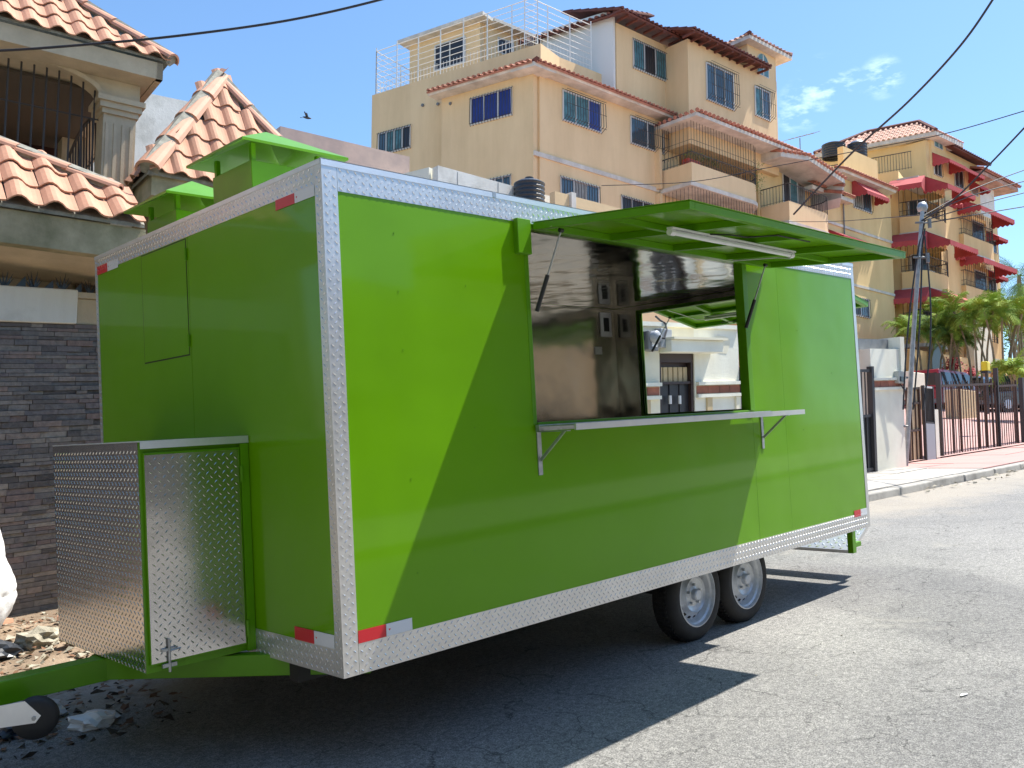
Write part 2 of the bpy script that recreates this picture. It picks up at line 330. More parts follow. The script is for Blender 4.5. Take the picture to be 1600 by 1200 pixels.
# ------------------------------------------------------------------ ground, road, pavement
G0, GX = -.435, .0762
def gz(x):
    if x > 60: return G0 + GX * 60 + (x - 60) * .01
    if x < -12: return G0 - GX * 12 + (x + 12) * .01
    return G0 + GX * x
def sheet(name, xs, yf0, yf1, ny, mt, dz=0, zf=None, lbl=None, jit=0, **k):
    mb = MB(); nx = len(xs)
    for x in xs:
        a, b = yf0(x), yf1(x)
        for j in range(ny + 1):
            y = a + (b - a) * j / ny; z = (zf(x, y) if zf else gz(x)) + dz + (random.uniform(-jit, jit) if jit else 0)
            mb.v.append((x, y, z))
    for i in range(nx - 1):
        for j in range(ny):
            p = i * (ny + 1) + j; mb.f.append([p, p + ny + 1, p + ny + 2, p + 1]); mb.m.append(0)
    return mb.build(name, mt, kind=k.pop('kind', 'structure'), off=Vector((0, 0, 0)), recalc=False, **k)
KY = lambda x: 3.0 - .066 * x
xs = [-60, -30, -12] + [x for x in range(-8, 61, 4)] + [90, 160, 400]
M['ground'] = mat('bare_ground', (.30, .25, .19), .95, var=.3, vs=.6)
sheet('ground', [-400] + xs + [900], lambda x: -500, lambda x: 700, 1, M['ground'], dz=-.12)
sheet('road', xs, lambda x: -4.6 - .066 * x, lambda x: KY(x), 2, M['asphalt'], label='grey worn asphalt street surface')
sheet('far_pavement', xs, lambda x: -7.0 - .066 * x, lambda x: -4.6 - .066 * x, 1, M['concrete'], dz=.12)
# dirt verge at the left, uneven
sheet('dirt_verge', [-8 + .25 * i for i in range(53)], lambda x: KY(x) - .35, lambda x: 5.5, 14, M['dirt'], zf=lambda x, y: gz(x) + .012 + (.05 * math.sin(x * 3.1 + y * 2) * math.sin(y * 4.3 + x) + .05) * min(1, max(0, (y - KY(x) + .3) * 1.6)), jit=.006)
sheet('plaza', [5.2] + [8 + 4 * i for i in range(14)], lambda x: 3.9 - .075 * (x - 17), lambda x: 19, 4, M['pinkpave'], zf=lambda x, y: gz(x) + .145 + .09 * max(0, y - 4 + .075 * (x - 17)))
PZ = lambda x, y: gz(x) + .145 + .09 * max(0, y - 4 + .075 * (x - 17))
# sidewalk slabs and kerb stones
sw = MB(); sw.hexa([(5.2, KY(5.2) + .18, gz(5.2) - .1), (60, KY(60) + .18, gz(60) - .1), (60, 5.0 - .075 * 43, gz(60) - .1), (5.2, 5.1, gz(5.2) - .1), (5.2, KY(5.2) + .18, gz(5.2) + .09), (60, KY(60) + .18, gz(60) + .09), (60, 5.0 - .075 * 43, gz(60) + .09), (5.2, 5.1, gz(5.2) + .09)])
swo = sw.build('sidewalk', M['concrete'], kind='structure', off=Vector()); ORG[swo.name] = Vector()
x = 5.2; i = 0
while x < 40:
    L = 1.15 + random.uniform(-.05, .12); x1 = x + L - .02
    for r_ in range(2):
        f0, f1 = (.19, 1.12) if r_ == 0 else (1.135, 2.2)
        z0, z1 = gz(x) + .085, gz(x1) + .085; h = .035 + random.uniform(-.006, .006)
        ya, yb, yc, yd = KY(x) + f0, KY(x1) + f0, KY(x1) + f1, KY(x) + f1
        mb = MB().hexa([(x, ya, z0), (x1, yb, z0), (x1, yc, z0), (x, yd, z0), (x, ya, z0 + h), (x1, yb, z1 + h), (x1, yc, z1 + h), (x, yd, z0 + h)])
        mb.build('paving_slab', M['pinkpave'] if x > 14.6 else M['concrete'], swo)
    kz = .115 + random.uniform(-.012, .008)
    mb = MB(); a0 = random.uniform(-.02, .02)
    mb.hexa([(x, KY(x) + a0, gz(x) - .12), (x1, KY(x1) + a0, gz(x1) - .12), (x1, KY(x1) + .175, gz(x1) - .12), (x, KY(x) + .175, gz(x) - .12),
             (x, KY(x) + .02 + a0, gz(x) + kz), (x1, KY(x1) + .02 + a0, gz(x1) + kz), (x1, KY(x1) + .175, gz(x1) + kz), (x, KY(x) + .175, gz(x) + kz)])
    mb.build('kerb_stone', M['kerb'], swo, bevel=.02)
    x += L; i += 1
# broken kerb rubble
mb = MB()
for k in range(60):
    px_ = random.uniform(11.5, 17); c = Vector((px_, KY(px_) + random.uniform(-.35, .02), gz(px_) + .01)); s_ = random.uniform(.015, .07)
    pts = [c + Vector((random.uniform(-1, 1), random.uniform(-1, 1), random.uniform(0, 1))) * s_ for _ in range(4)]
    for t_ in ((0, 1, 2), (0, 1, 3), (1, 2, 3), (0, 2, 3)): mb.poly([pts[q] for q in t_])
mb.build('kerb_rubble', M['rock'], kind='stuff', label='broken concrete crumbs along the kerb')

# ================================================================== food trailer
TP = .07473; TL_, TW, TH = 4.88, 2.40, 2.063
tr = empty('food_trailer', (0, 0, 0), 'lime green box food trailer with open serving hatch parked on the street', 'food trailer', rot=(0, -TP, 0))
X0, X1, Z0w, Z1w = 1.176, 3.22, .955, 1.912
SEAM = .0015
def part(mb, name, m, parent=tr, **k): return mb.build(name, m, parent, **k)
def holed_panel(xs_, zs_, y0, y1):        # one sheet with the hatch cut out of its middle
    mb = MB(); nx, nz = len(xs_), len(zs_)
    for y in (y0, y1):
        for x in xs_:
            for z in zs_: mb.v.append((x, y, z))
    I = lambda k, i, j: k * nx * nz + i * nz + j
    def f(*q): mb.f.append(list(q)); mb.m.append(0)
    for i in range(nx - 1):
        for j in range(nz - 1):
            if (i, j) == (1, 1): continue
            for k in (0, 1): f(I(k, i, j), I(k, i + 1, j), I(k, i + 1, j + 1), I(k, i, j + 1))
    rim = [(i, 0, i + 1, 0) for i in range(nx - 1)] + [(i, nz - 1, i + 1, nz - 1) for i in range(nx - 1)] + [(0, j, 0, j + 1) for j in range(nz - 1)] + [(nx - 1, j, nx - 1, j + 1) for j in range(nz - 1)] + [(1, 1, 2, 1), (1, 2, 2, 2), (1, 1, 1, 2), (2, 1, 2, 2)]
    for (i, j, i2, j2) in rim: f(I(0, i, j), I(0, i2, j2), I(1, i2, j2), I(1, i, j))
    return mb
part(holed_panel((.004, X0, X1, 3.649), (.008, Z0w, Z1w, 2.045), 0, .024), 'side_panel', M['green'])
part(MB().box(3.6505, TL_ - .004, 0, .024, .008, 2.045), 'side_panel', M['green'])
part(MB().box(3.215, 3.2165, -.0006, -.0001, .12, .93), 'sealant_line', M['green2'])
for (ya, yb) in ((.005, 1.2), (1.2, 2.395)):
    part(MB().box(0, .024, ya + SEAM + (.022 if ya < 1 else 0), yb - SEAM, .008, 2.045), 'front_panel', M['green'])
part(MB().box(0.005, TL_ - .005, TW - .024, TW, .008, 2.045), 'far_side_panel', M['green'])
RY0, RY1, RZ0, RZ1 = .36, 2.065, .965, 1.916
for (ya, yb, za, zb) in ((.026, RY0, .008, 2.045), (RY1, TW - .026, .008, 2.045), (RY0 + .001, RY1 - .001, .008, RZ0), (RY0 + .001, RY1 - .001, RZ1, 2.045)):
    part(MB().box(TL_ - .024, TL_, ya, yb, za, zb), 'rear_panel', M['green'])
part(MB().box(.0, TL_, 0.0, TW, 2.047, 2.060), 'roof', M['flash'])
part(MB().box(.03, TL_ - .03, .03, TW - .03, .115, .15), 'floor', M['floor'])
# stainless lining
for (xa, xb, za, zb) in ((.03, X0, .152, 1.99), (X0, X1, .152, Z0w), (X0, X1, Z1w, 1.99), (X1, TL_ - .03, .152, 1.99)):
    part(MB().box(xa + .001, xb - .001, .027, .048, za, zb), 'lining_panel', M['steel'])
part(MB().box(.03, TL_ - .03, TW - .05, TW - .027, .152, 1.99), 'lining_panel', M['steel'])
part(MB().box(.028, .05, .05, TW - .052, .152, 1.99), 'lining_panel', M['steel'])
for (ya, yb, za, zb) in ((.05, RY0, .152, 1.99), (RY1, TW - .052, .152, 1.99), (RY0 + .001, RY1 - .001, .152, RZ0), (RY0 + .001, RY1 - .001, RZ1, 1.99)):
    part(MB().box(TL_ - .05, TL_ - .027, ya, yb, za, zb), 'lining_panel', M['steel'])
for k in range(4):
    part(MB().box(.052 + k * 1.195, .052 + (k + 1) * 1.195 - .004, .05, TW - .054, 1.992, 2.01), 'ceiling_panel', M['steeldk'])
# window frames (square tube jambs)
def wframe(mb): return mb
f = MB(); f.box(X0 - .03, X0 - .001, -.003, .052, .945, 1.78); f.box(X0 - .095, X0 - .001, -.03, .052, 1.7802, 1.952); f.box(X1 - .04, X1 + .015, -.012, .052, Z0w, 1.94); f.box(X0, X1 - .04, -.012, .052, 1.912, 1.94); f.box(X0, X1 - .04, -.006, .055, .935, .958)
part(f, 'hatch_frame', M['green2'], bevel=.003)
f = MB(); f.box(TL_ - .05, TL_ + .012, RY0 - .03, RY0, RZ0 - .03, RZ1 + .03); f.box(TL_ - .05, TL_ + .012, RY1, RY1 + .03, RZ0 - .03, RZ1 + .03); f.box(TL_ - .05, TL_ + .012, RY0, RY1, RZ1, RZ1 + .03); f.box(TL_ - .05, TL_ + .012, RY0, RY1, RZ0 - .03, RZ0)
part(f, 'rear_hatch_frame', M['green2'])
# diamond plate
def lugs(mb, O, U, V, N, w_, h_, p=.0190, L=.0112, W=.0031, H=.0022):
    O, U, V, N = Vector(O), Vector(U), Vector(V), Vector(N); nx, ny = int(w_ / p), int(h_ / p)
    if nx < 1 or ny < 1: return
    ox, oy = (w_ - (nx - 1) * p) / 2, (h_ - (ny - 1) * p) / 2
    for i in range(nx):
        for j in range(ny):
            if (i + j) % 2: continue
            c = O + U * (ox + i * p) + V * (oy + j * p); s_ = 1 if i % 2 else -1
            d = (U + V * s_).normalized(); e = (U - V * s_).normalized()
            b = len(mb.v)
            for q in (c - d * L, c - e * W, c + d * L, c + e * W): mb.v.append(tuple(q + N * .0003))
            mb.v.append(tuple(c - d * L * .6 + N * H)); mb.v.append(tuple(c + d * L * .6 + N * H))
            for q in ((0, 1, 4), (0, 4, 3), (1, 2, 5), (1, 5, 4), (3, 4, 5), (3, 5, 2)): mb.f.append([b + k for k in q]); mb.m.append(0)
def plate(name, boxes, faces, parent=tr, m=None):
    mb = MB()
    for b in boxes: mb.box(*b)
    o = part(mb, name, m or M['plate'], parent)
    lm = MB()
    for f_ in faces: lugs(lm, *f_)
    if lm.f: lm.build('tread_lugs', M['lugdk'] if m is M['platedk'] else M['lug'], o, kind='stuff')
    return o
tY = .0025
plate('corner_trim', [(-tY, .071, -tY, -.0002, 0, 2.046), (-tY, -.0002, .0002, .05, 0, 2.046)],
      [((0, -tY, .0), (1, 0, 0), (0, 0, 1), (0, -1, 0), .071, 2.03), ((-tY, .05, .0), (0, -1, 0), (0, 0, 1), (-1, 0, 0), .05, 2.03)])
plate('bottom_trim', [(.0725, TL_ - .045, -tY, -.0002, 0, .12)], [((.0725, -tY, 0), (1, 0, 0), (0, 0, 1), (0, -1, 0), TL_ - .12, .12)])
plate('top_trim', [(.0725, TL_ - .045, -tY, -.0002, 1.94, 2.038)], [((.0725, -tY, 1.94), (1, 0, 0), (0, 0, 1), (0, -1, 0), TL_ - .12, .098)])
plate('rear_corner_trim', [(TL_ - .0435, TL_ + tY, -tY, -.0002, 0, 2.046), (TL_ + .0002, TL_ + tY, 0.0002, .05, 0, 2.046)], [])
plate('front_top_trim', [(-tY, -.0002, .0515, TW - .035, 1.965, 2.046)], [((-tY, TW - .035, 1.965), (0, -1, 0), (0, 0, 1), (-1, 0, 0), TW - .09, .08)])
plate('front_bottom_trim', [(-tY, -.0002, .0515, TW - .035, 0, .11)], [((-tY, TW - .035, 0), (0, -1, 0), (0, 0, 1), (-1, 0, 0), TW - .09, .11)])
plate('far_corner_trim', [(-tY, -.0002, TW - .0335, TW + tY, 0, 2.046)], [((-tY, TW, 0), (0, -1, 0), (0, 0, 1), (-1, 0, 0), .033, 2.04)])
# bright roof flashing angle
f = MB(); f.box(-.004, TL_ + .004, -.005, -.0022, 2.036, 2.064); f.box(-.005, -.0022, .0, TW, 2.044, 2.064); f.box(-.005, TL_ + .004, -.005, .05, 2.0612, 2.0645)
part(f, 'roof_flashing', M['flash'])
for k in range(5): part(MB().box(.95 + k * .93, .97 + k * .93, -.0065, -.0052, 2.037, 2.063), 'flashing_lap', M['galv'])
# reflective tapes
def tape(name, face, a0, a1, z0, z1, flip=False):
    mid = a0 + (a1 - a0) * .5
    if face == 'y':
        o = part(MB().box(min(a0, mid), max(a0, mid), -.0042, -.0026, z0, z1), 'reflective_tape', M['red'])
        c = part(MB().box(min(mid, a1) + .002, max(mid, a1), -.0042, -.0026, z0, z1), 'white_tape', M['white'], o)
        part(MB().prism([(mid + .018, -.0045, (z0 + z1) / 2 - .005), (mid + .024, -.0045, (z0 + z1) / 2 + .004), (mid + .012, -.0045, (z0 + z1) / 2 + .004)], (0, .0002, 0)), 'red_mark', M['red'], o)
    else:
        o = part(MB().box(-.0042, -.0026, min(a0, mid), max(a0, mid), z0, z1), 'reflective_tape', M['red'])
        part(MB().box(-.0042, -.0026, min(mid, a1), max(mid, a1) - .002, z0, z1), 'white_tape', M['white'], o)
        part(MB().prism([(-.0045, mid - .018, (z0 + z1) / 2 - .005), (-.0045, mid - .024, (z0 + z1) / 2 + .004), (-.0045, mid - .012, (z0 + z1) / 2 + .004)], (.0002, 0, 0)), 'red_mark', M['red'], o)
tape('a', 'y', .0725, .345, .121, .171); tape('b', 'y', TL_ - .27, TL_ - .046, .10, .15)
tape('c', 'x', .353, .052, 1.922, 1.966); tape('d', 'x', TW - .036, 2.06, 1.95, 2.0); tape('e', 'x', .345, .052, .108, .162)
# flush hatch door on the front wall
h = part(MB().box(-.0022, -.0008, 1.222, 1.745, 1.385, 1.955), 'hatch_door', M['green'])
part(MB().box(-.0011, -.0003, 1.216, 1.751, 1.378, 1.961), 'gap', mat('hatch_gap', (.015, .03, .004), .6), h)
for z_ in (1.45, 1.88): part(MB().bar((-.006, 1.212, z_ - .03), (-.006, 1.212, z_ + .03), .006, 8), 'hinge', M['green2'], h)
mb = MB()
for (x_, z_) in [(.35, 1.80), (.36, 1.55), (.37, 1.30), (.38, .75), (.39, .35), (.75, 1.6), (.76, .95), (3.9, 1.5), (3.9, .8), (.72, .4), (4.4, 1.2)]: mb.bar((x_, -.0022, z_), (x_, .001, z_), .0035, 8)
part(mb, 'rivets', M['green2'], kind='stuff')
# serving shelf and brackets
sh = part(MB().box(1.15, 3.40, -.035, -.013, .915, .945).box(1.155, 3.395, -.262, -.035, .936, .941), 'serving_shelf', M['galv'])
part(MB().box(1.15, 3.40, -.272, -.262, .914, .944), 'shelf_edge', M['plate'], sh)
for x_ in (1.165, 3.31):
    b = MB(); b.box(x_, x_ + .028, -.006, -.001, .70, .93).box(x_, x_ + .028, -.20, -.006, .909, .914)
    b.hexa([(x_ + .01, -.006, .78), (x_ + .016, -.006, .78), (x_ + .016, -.012, .765), (x_ + .01, -.012, .765), (x_ + .01, -.165, .912), (x_ + .016, -.165, .912), (x_ + .016, -.185, .912), (x_ + .01, -.185, .912)])
    part(b, 'bracket', M['galv'], sh)
# awnings: frame, skin, ribs, lamp
def awning(H, A, wd, D, depth, th=.036, ribs=3, name='awning', tube=None, struts=()):
    H, A, D = Vector(H), Vector(A), Vector(D).normalized(); N = A.cross(D)
    if N.z < 0: N = -N
    def bx(mb, a0, a1, d0, d1, n0, n1):
        return mb.hexa([H + A * a + D * d + N * n for (a, d, n) in ((a0, d0, n0), (a1, d0, n0), (a1, d1, n0), (a0, d1, n0), (a0, d0, n1), (a1, d0, n1), (a1, d1, n1), (a0, d1, n1))])
    o = part(bx(MB(), -.002, wd + .002, -.01, depth + .003, th / 2, th / 2 + .003), name, M['green'])
    fr = MB(); t = .04
    bx(fr, 0, t, 0, depth, -th / 2, th / 2 - .001); bx(fr, wd - t, wd, 0, depth, -th / 2, th / 2 - .001)
    bx(fr, t, wd - t, 0, t, -th / 2, th / 2 - .001); bx(fr, t, wd - t, depth - t, depth, -th / 2, th / 2 - .001)
    part(fr, 'awning_frame', M['green2'], o, bevel=.002)
    for i in range(ribs):
        a = wd * (i + 1) / (ribs + 1); part(bx(MB(), a - .02, a + .02, t, depth - t, -th / 2 + .002, th / 2 - .001), 'rib', M['green2'], o)
    part(bx(MB(), t, wd - t, depth * .45 - .002, depth * .45 + .034, -th / 2 + .006, th / 2 - .002), 'cross_rib', M['green2'], o)
    if tube:
        a0, a1, dd = tube; c = lambda a, n=-.042: H + A * a + D * dd + N * n
        l = part(bx(MB(), a0 - .02, a1 + .02, dd - .018, dd + .018, -.027, -.0185), 'lamp_holder', M['whitepl'], o)
        part(MB().bar(c(a0), c(a1), .013, 12), 'fluorescent_tube', M['tube'], l)
        for a in (a0, a1): part(MB().bar(c(a - .025), c(a + .012), .017, 10), 'end_cap', M['whitepl'], l)
        part(MB().tube([c(a1 + .02), c(a1 + .08, -.05) - D * .05, c(a1 + .14, -.03) - D * .16, H + A * (a1 + .2) + D * .06 - N * .02], .004), 'lamp_cable', M['whitepl'], l)
        part(MB().tube([c(a0 + .3, -.02) + D * .02, c(a0 + .33, -.03) + D * .12, c(a0 + .45, -.03) + D * .14, c(a0 + .55, -.02) + D * .25, H + A * (a0 + .9) + D * (depth - .1) - N * .016], .004), 'lamp_cable', M['black'], l)
    for a in (wd * .12, wd * .5, wd * .85): part(MB().bar(H + A * (a - .04) - D * .005 + N * .012, H + A * (a + .04) - D * .005 + N * .012, .009, 8), 'hinge', M['green2'], o)
    return o
aw = awning((1.2, -.022, 1.925), (1, 0, 0), 2.315, (0, -.94, -.085), .91, tube=(.38, 1.56, .56))
aw2 = awning((TL_ + .014, .22, 1.955), (0, 1, 0), 1.76, (.76, 0, -.15), .775, name='rear_awning', tube=(.5, 1.4, .42))
def strut(p, q, frac=.45):
    p, q = Vector(p), Vector(q); m_ = p.lerp(q, frac)
    o = part(MB().bar(p, m_, .011, 10), 'gas_strut', M['black']); part(MB().bar(m_, q, .0045, 8), 'strut_rod', M['galv'], o); part(MB().bar(q + Vector((-.012, 0, 0)), q + Vector((.012, 0, 0)), .011, 8), 'strut_mount', M['black'], o)
strut((1.185, -.03, 1.50), (1.255, -.155, 1.885)); strut((3.17, -.02, 1.49), (3.235, -.15, 1.885))
strut((TL_ + .02, 1.98, 1.55), (5.15, 1.93, 1.875)); strut((TL_ + .02, .3, 1.55), (5.15, .28, 1.875))
# breaker panel on the lining
b = part(MB().box(4.60, 4.765, 2.338, 2.3495, 1.72, 1.95), 'breaker_panel', M['whitepl']); part(MB().box(4.645, 4.72, 2.332, 2.338, 1.77, 1.90), 'breaker_switches', M['dark'], b)
part(MB().box(4.50, 4.60, 2.34, 2.3495, 1.55, 1.62), 'socket', M['galv'])
# roof vents
def vent(x0, x1, y0, y1, zt, oh=.10):
    o = part(MB().box(x0, x1, y0, y1, 2.061, zt), 'roof_vent', M['green2'], bevel=.003)
    cx, cy = (x0 + x1) / 2, (y0 + y1) / 2; ze = zt + .075
    for (a, b_) in ((x0 + .02, y0 + .02), (x1 - .02, y0 + .02), (x0 + .02, y1 - .02), (x1 - .02, y1 - .02)): part(MB().box(a - .012, a + .012, b_ - .012, b_ + .012, zt - .03, ze + .015), 'vent_post', M['green2'], o)
    q = [(x0 - oh, y0 - oh, ze), (x1 + oh, y0 - oh, ze), (x1 + oh, y1 + oh, ze), (x0 - oh, y1 + oh, ze)]; ap = (cx, cy, ze + .165)
    c = MB()
    for i in range(4): c.poly([q[i], q[(i + 1) % 4], ap])
    for i in range(4):
        a, b_ = q[i], q[(i + 1) % 4]; c.poly([a, b_, (b_[0], b_[1], b_[2] - .014), (a[0], a[1], a[2] - .014)])
    q2 = [(p_[0], p_[1], p_[2] - .014) for p_ in q]; ap2 = (cx, cy, ze + .15)
    for i in range(4): c.poly([q2[i], q2[(i + 1) % 4], ap2])
    part(c, 'vent_cap', M['green2'], o)
vent(.30, .73, 1.08, 1.50, 2.375); vent(.30, .70, 1.96, 2.36, 2.30, .10)
# toolbox on the drawbar
BX0, BY0, BY1, BZ0, BZ1 = -.485, .692, 1.71, .02, .965
tb = part(MB().box(BX0, -.004, BY0, BY1, BZ0, BZ1), 'toolbox', M['green2'])
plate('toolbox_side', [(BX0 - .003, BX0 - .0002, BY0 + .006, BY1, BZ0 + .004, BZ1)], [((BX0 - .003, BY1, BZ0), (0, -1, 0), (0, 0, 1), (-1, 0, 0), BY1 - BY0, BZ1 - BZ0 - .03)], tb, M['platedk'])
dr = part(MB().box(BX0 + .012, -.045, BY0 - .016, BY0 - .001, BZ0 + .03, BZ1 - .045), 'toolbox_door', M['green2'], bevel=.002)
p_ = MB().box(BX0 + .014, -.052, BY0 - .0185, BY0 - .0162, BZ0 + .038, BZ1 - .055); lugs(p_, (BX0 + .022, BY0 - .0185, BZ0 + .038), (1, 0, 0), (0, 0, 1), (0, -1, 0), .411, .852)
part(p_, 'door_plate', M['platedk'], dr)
part(MB().box(BX0 - .004, -.004, BY0 - .022, BY1, BZ1 + .0005, BZ1 + .004).box(BX0 - .004, -.004, BY0 - .024, BY0 - .0225, BZ1 - .028, BZ1 + .004), 'toolbox_lid', M['flash'], tb)
part(MB().box(-.043, -.004, BY0 - .02, BY0 - .001, BZ0, BZ1 - .03), 'toolbox_jamb', M['green2'], tb)
for z_ in (.12, .80): part(MB().bar((-.043, BY0 - .024, z_ - .035), (-.043, BY0 - .024, z_ + .035), .007, 8), 'hinge', M['green2'], dr)
la = part(MB().bar((BX0 + .085, BY0 - .028, .015), (BX0 + .085, BY0 - .028, .15), .006, 8), 'bolt_latch', M['galv'], dr)
part(MB().box(BX0 + .055, BX0 + .115, BY0 - .03, BY0 - .019, .035, .05).box(BX0 + .055, BX0 + .115, BY0 - .03, BY0 - .019, .10, .112).bar((BX0 + .085, BY0 - .03, .10), (BX0 + .13, BY0 - .034, .105), .004, 6), 'latch_plate', M['galv'], la, kind='stuff')
# drawbar (A frame), coupler, jack
def beam(a, b_, w_, z0, z1, name, m=M['green2']):
    a, b_ = Vector(a), Vector(b_); d = (b_ - a).normalized(); n = Vector((-d.y, d.x, 0)) * w_ / 2
    def q(p, n_, z): return (p.x + n_.x, p.y + n_.y, z)
    return part(MB().hexa([q(a, -n, z0), q(b_, -n, z0), q(b_, n, z0), q(a, n, z0), q(a, -n, z1), q(b_, -n, z1), q(b_, n, z1), q(a, n, z1)]), name, m, bevel=.003)
beam((.30, .235, 0), (-.50, 1.215, 0), .06, -.08, .012, 'drawbar_arm'); beam((.30, 2.165, 0), (-.50, 1.225, 0), .06, -.081, .011, 'drawbar_arm')
part(MB().box(-1.75, -.40, 1.14, 1.24, -.083, .0155), 'drawbar', M['green2'], bevel=.004)
# jack wheel swung up beside the drawbar
jc = Vector((-.85, 1.00, -.09))
jk = part(MB().bar(jc + Vector((-.62, .12, .05)), jc + Vector((-.08, .015, .006)), .03, 14), 'jack_tube', M['galv'])
ax = Vector((.25, .75, .05)).normalized()
part(MB().lathe([(.0, -.028), (.03, -.03), (.07, -.026), (.084, -.016), (.088, 0), (.084, .016), (.07, .026), (.03, .03), (0, .028)], jc + Vector((.03, -.02, -.03)), ax, 28), 'jack_wheel', M['black'], jk, smooth=True)
y_ = Vector((1, -.33, 0)).normalized(); z_ = Vector((0, 0, 1)); c_ = jc - ax * .038
part(MB().prism([c_ - y_ * .10 + z_ * .05, c_ + y_ * .00 + z_ * .052, c_ + y_ * .055 - z_ * .015, c_ + y_ * .035 - z_ * .04, c_ - y_ * .10 - z_ * .035], -ax * .004), 'fork_plate', M['flash'], jk)
part(MB().bar(c_ + y_ * .03 - z_ * .02, c_ + y_ * .03 - z_ * .02 - ax * .012, .009, 6), 'axle_bolt', M['galv'], jk)
# chassis
for y_ in (.30, TW - .30): part(MB().box(.05, TL_ - .1, y_ + .12, y_ + .19, -.10, -.002), 'chassis_rail', M['dark'])
for k in range(6): part(MB().box(.3 + k * .82, .35 + k * .82, .42, TW - .42, -.06, -.002), 'cross_member', M['dark'])
# wheels
def wheel(cx, yo, s_):
    c = Vector((cx, yo, -.153)); ax = Vector((0, -s_, 0)); r = .282; W = .175
    o = part(MB().lathe([(.185, -.01), (.20, -.004), (.235, -.0), (.262, -.012), (.277, -.03), (r, -.05), (r, -W + .05), (.277, -W + .03), (.235, -W), (.19, -W + .01)], c, ax, 48), 'wheel', M['tyre'], smooth=True)
    gr = MB()
    for k in range(60):
        t = 2 * math.pi * k / 60
        for h_ in (-.045, -.075, -.105):
            a = Vector((math.cos(t), 0, math.sin(t))); gr.bar(c + a * (r + .001) + ax * h_, c + a * (r + .001) + ax * (h_ - .018), .008, 4)
    part(gr, 'tread', M['tyre'], o, kind='stuff')
    rm = MB().lathe([(.190, -.012), (.193, -.004), (.186, -.002), (.178, -.02), (.168, -.03), (.160, -.045), (.153, -.06)], c, ax, 48)
    rm.lathe([(.150, -.058), (.128, -.038)], c, ax, 48) if False else None
    n = 32; x = Vector((1, 0, 0)); z = Vector((0, 0, 1))
    def P(rr, t, h_): return c + ax * h_ + (x * math.cos(t) + z * math.sin(t)) * rr
    for k in range(n):                     # perforated disc: every other cell of the ring is a hole
        t0, t1 = 2 * math.pi * k / n, 2 * math.pi * (k + 1) / n
        for (ra, rb, ha, hb, hole) in ((.153, .147, -.06, -.056, 0), (.147, .132, -.056, -.045, 1), (.132, .120, -.045, -.034, 0)):
            if hole and k % 2 == 0: continue
            rm.poly([P(ra, t0, ha), P(ra, t1, ha), P(rb, t1, hb), P(rb, t0, hb)])
    rm.lathe([(.120, -.034), (.108, -.020), (.098, -.030), (.072, -.040), (.050, -.036), (.036, -.030), (.034, -.004), (.028, .002), (.0, .003)], c, ax, 48)
    part(rm, 'rim', M['rim'], o, smooth=False)
    part(MB().lathe([(.0, -.09), (.16, -.09)], c, ax, 24), 'brake_drum', M['dark'], o)
    for k in range(5):
        t = 2 * math.pi * k / 5 + .3; part(MB().bar(P(.06, t, -.045), P(.06, t, -.018), .009, 6), 'wheel_nut', M['galv'], o)
for x_ in (2.66, 3.245):
    wheel(x_, .125, 1); wheel(x_, TW - .125, -1)
    part(MB().bar((x_, .3, -.153), (x_, TW - .3, -.153), .03, 10), 'axle', M['dark'])
    for yy in (.36, TW - .36):
        part(MB().tube([(x_ - .27, yy, -.03), (x_ - .12, yy, -.10), (x_, yy, -.12), (x_ + .12, yy, -.10), (x_ + .27, yy, -.03)], .018, 6), 'leaf_spring', M['dark'])
# rear step and post
sa_ = math.atan2(.15, .30); su, sn = Vector((math.cos(sa_), 0, math.sin(sa_))), Vector((-math.sin(sa_), 0, math.cos(sa_))); s0_ = Vector((TL_ + .02, .17, -.20))
st = part(MB().hexa([s0_ - sn * .03, s0_ - sn * .03 + su * .36, s0_ - sn * .03 + su * .36 + Vector((0, 1.0, 0)), s0_ - sn * .03 + Vector((0, 1.0, 0)), s0_, s0_ + su * .36, s0_ + su * .36 + Vector((0, 1.0, 0)), s0_ + Vector((0, 1.0, 0))]), 'rear_step', M['plate'])
lm_ = MB(); lugs(lm_, s0_, su, (0, 1, 0), sn, .36, 1.0, .034, .022, .009, .004); lm_.build('tread_lugs', M['lug'], st, kind='stuff')
part(MB().box(TL_ - .06, TL_ - .0, .12, .165, -.21, -.002), 'rear_post', M['green2'], bevel=.003)
part(MB().box(TL_ - .0, TL_ + .10, .125, .16, -.17, -.135), 'rear_stub', M['green2'])
part(MB().box(TL_ - .06, TL_ - .0, 1.17, 1.215, -.21, -.002), 'rear_post', M['green2'])

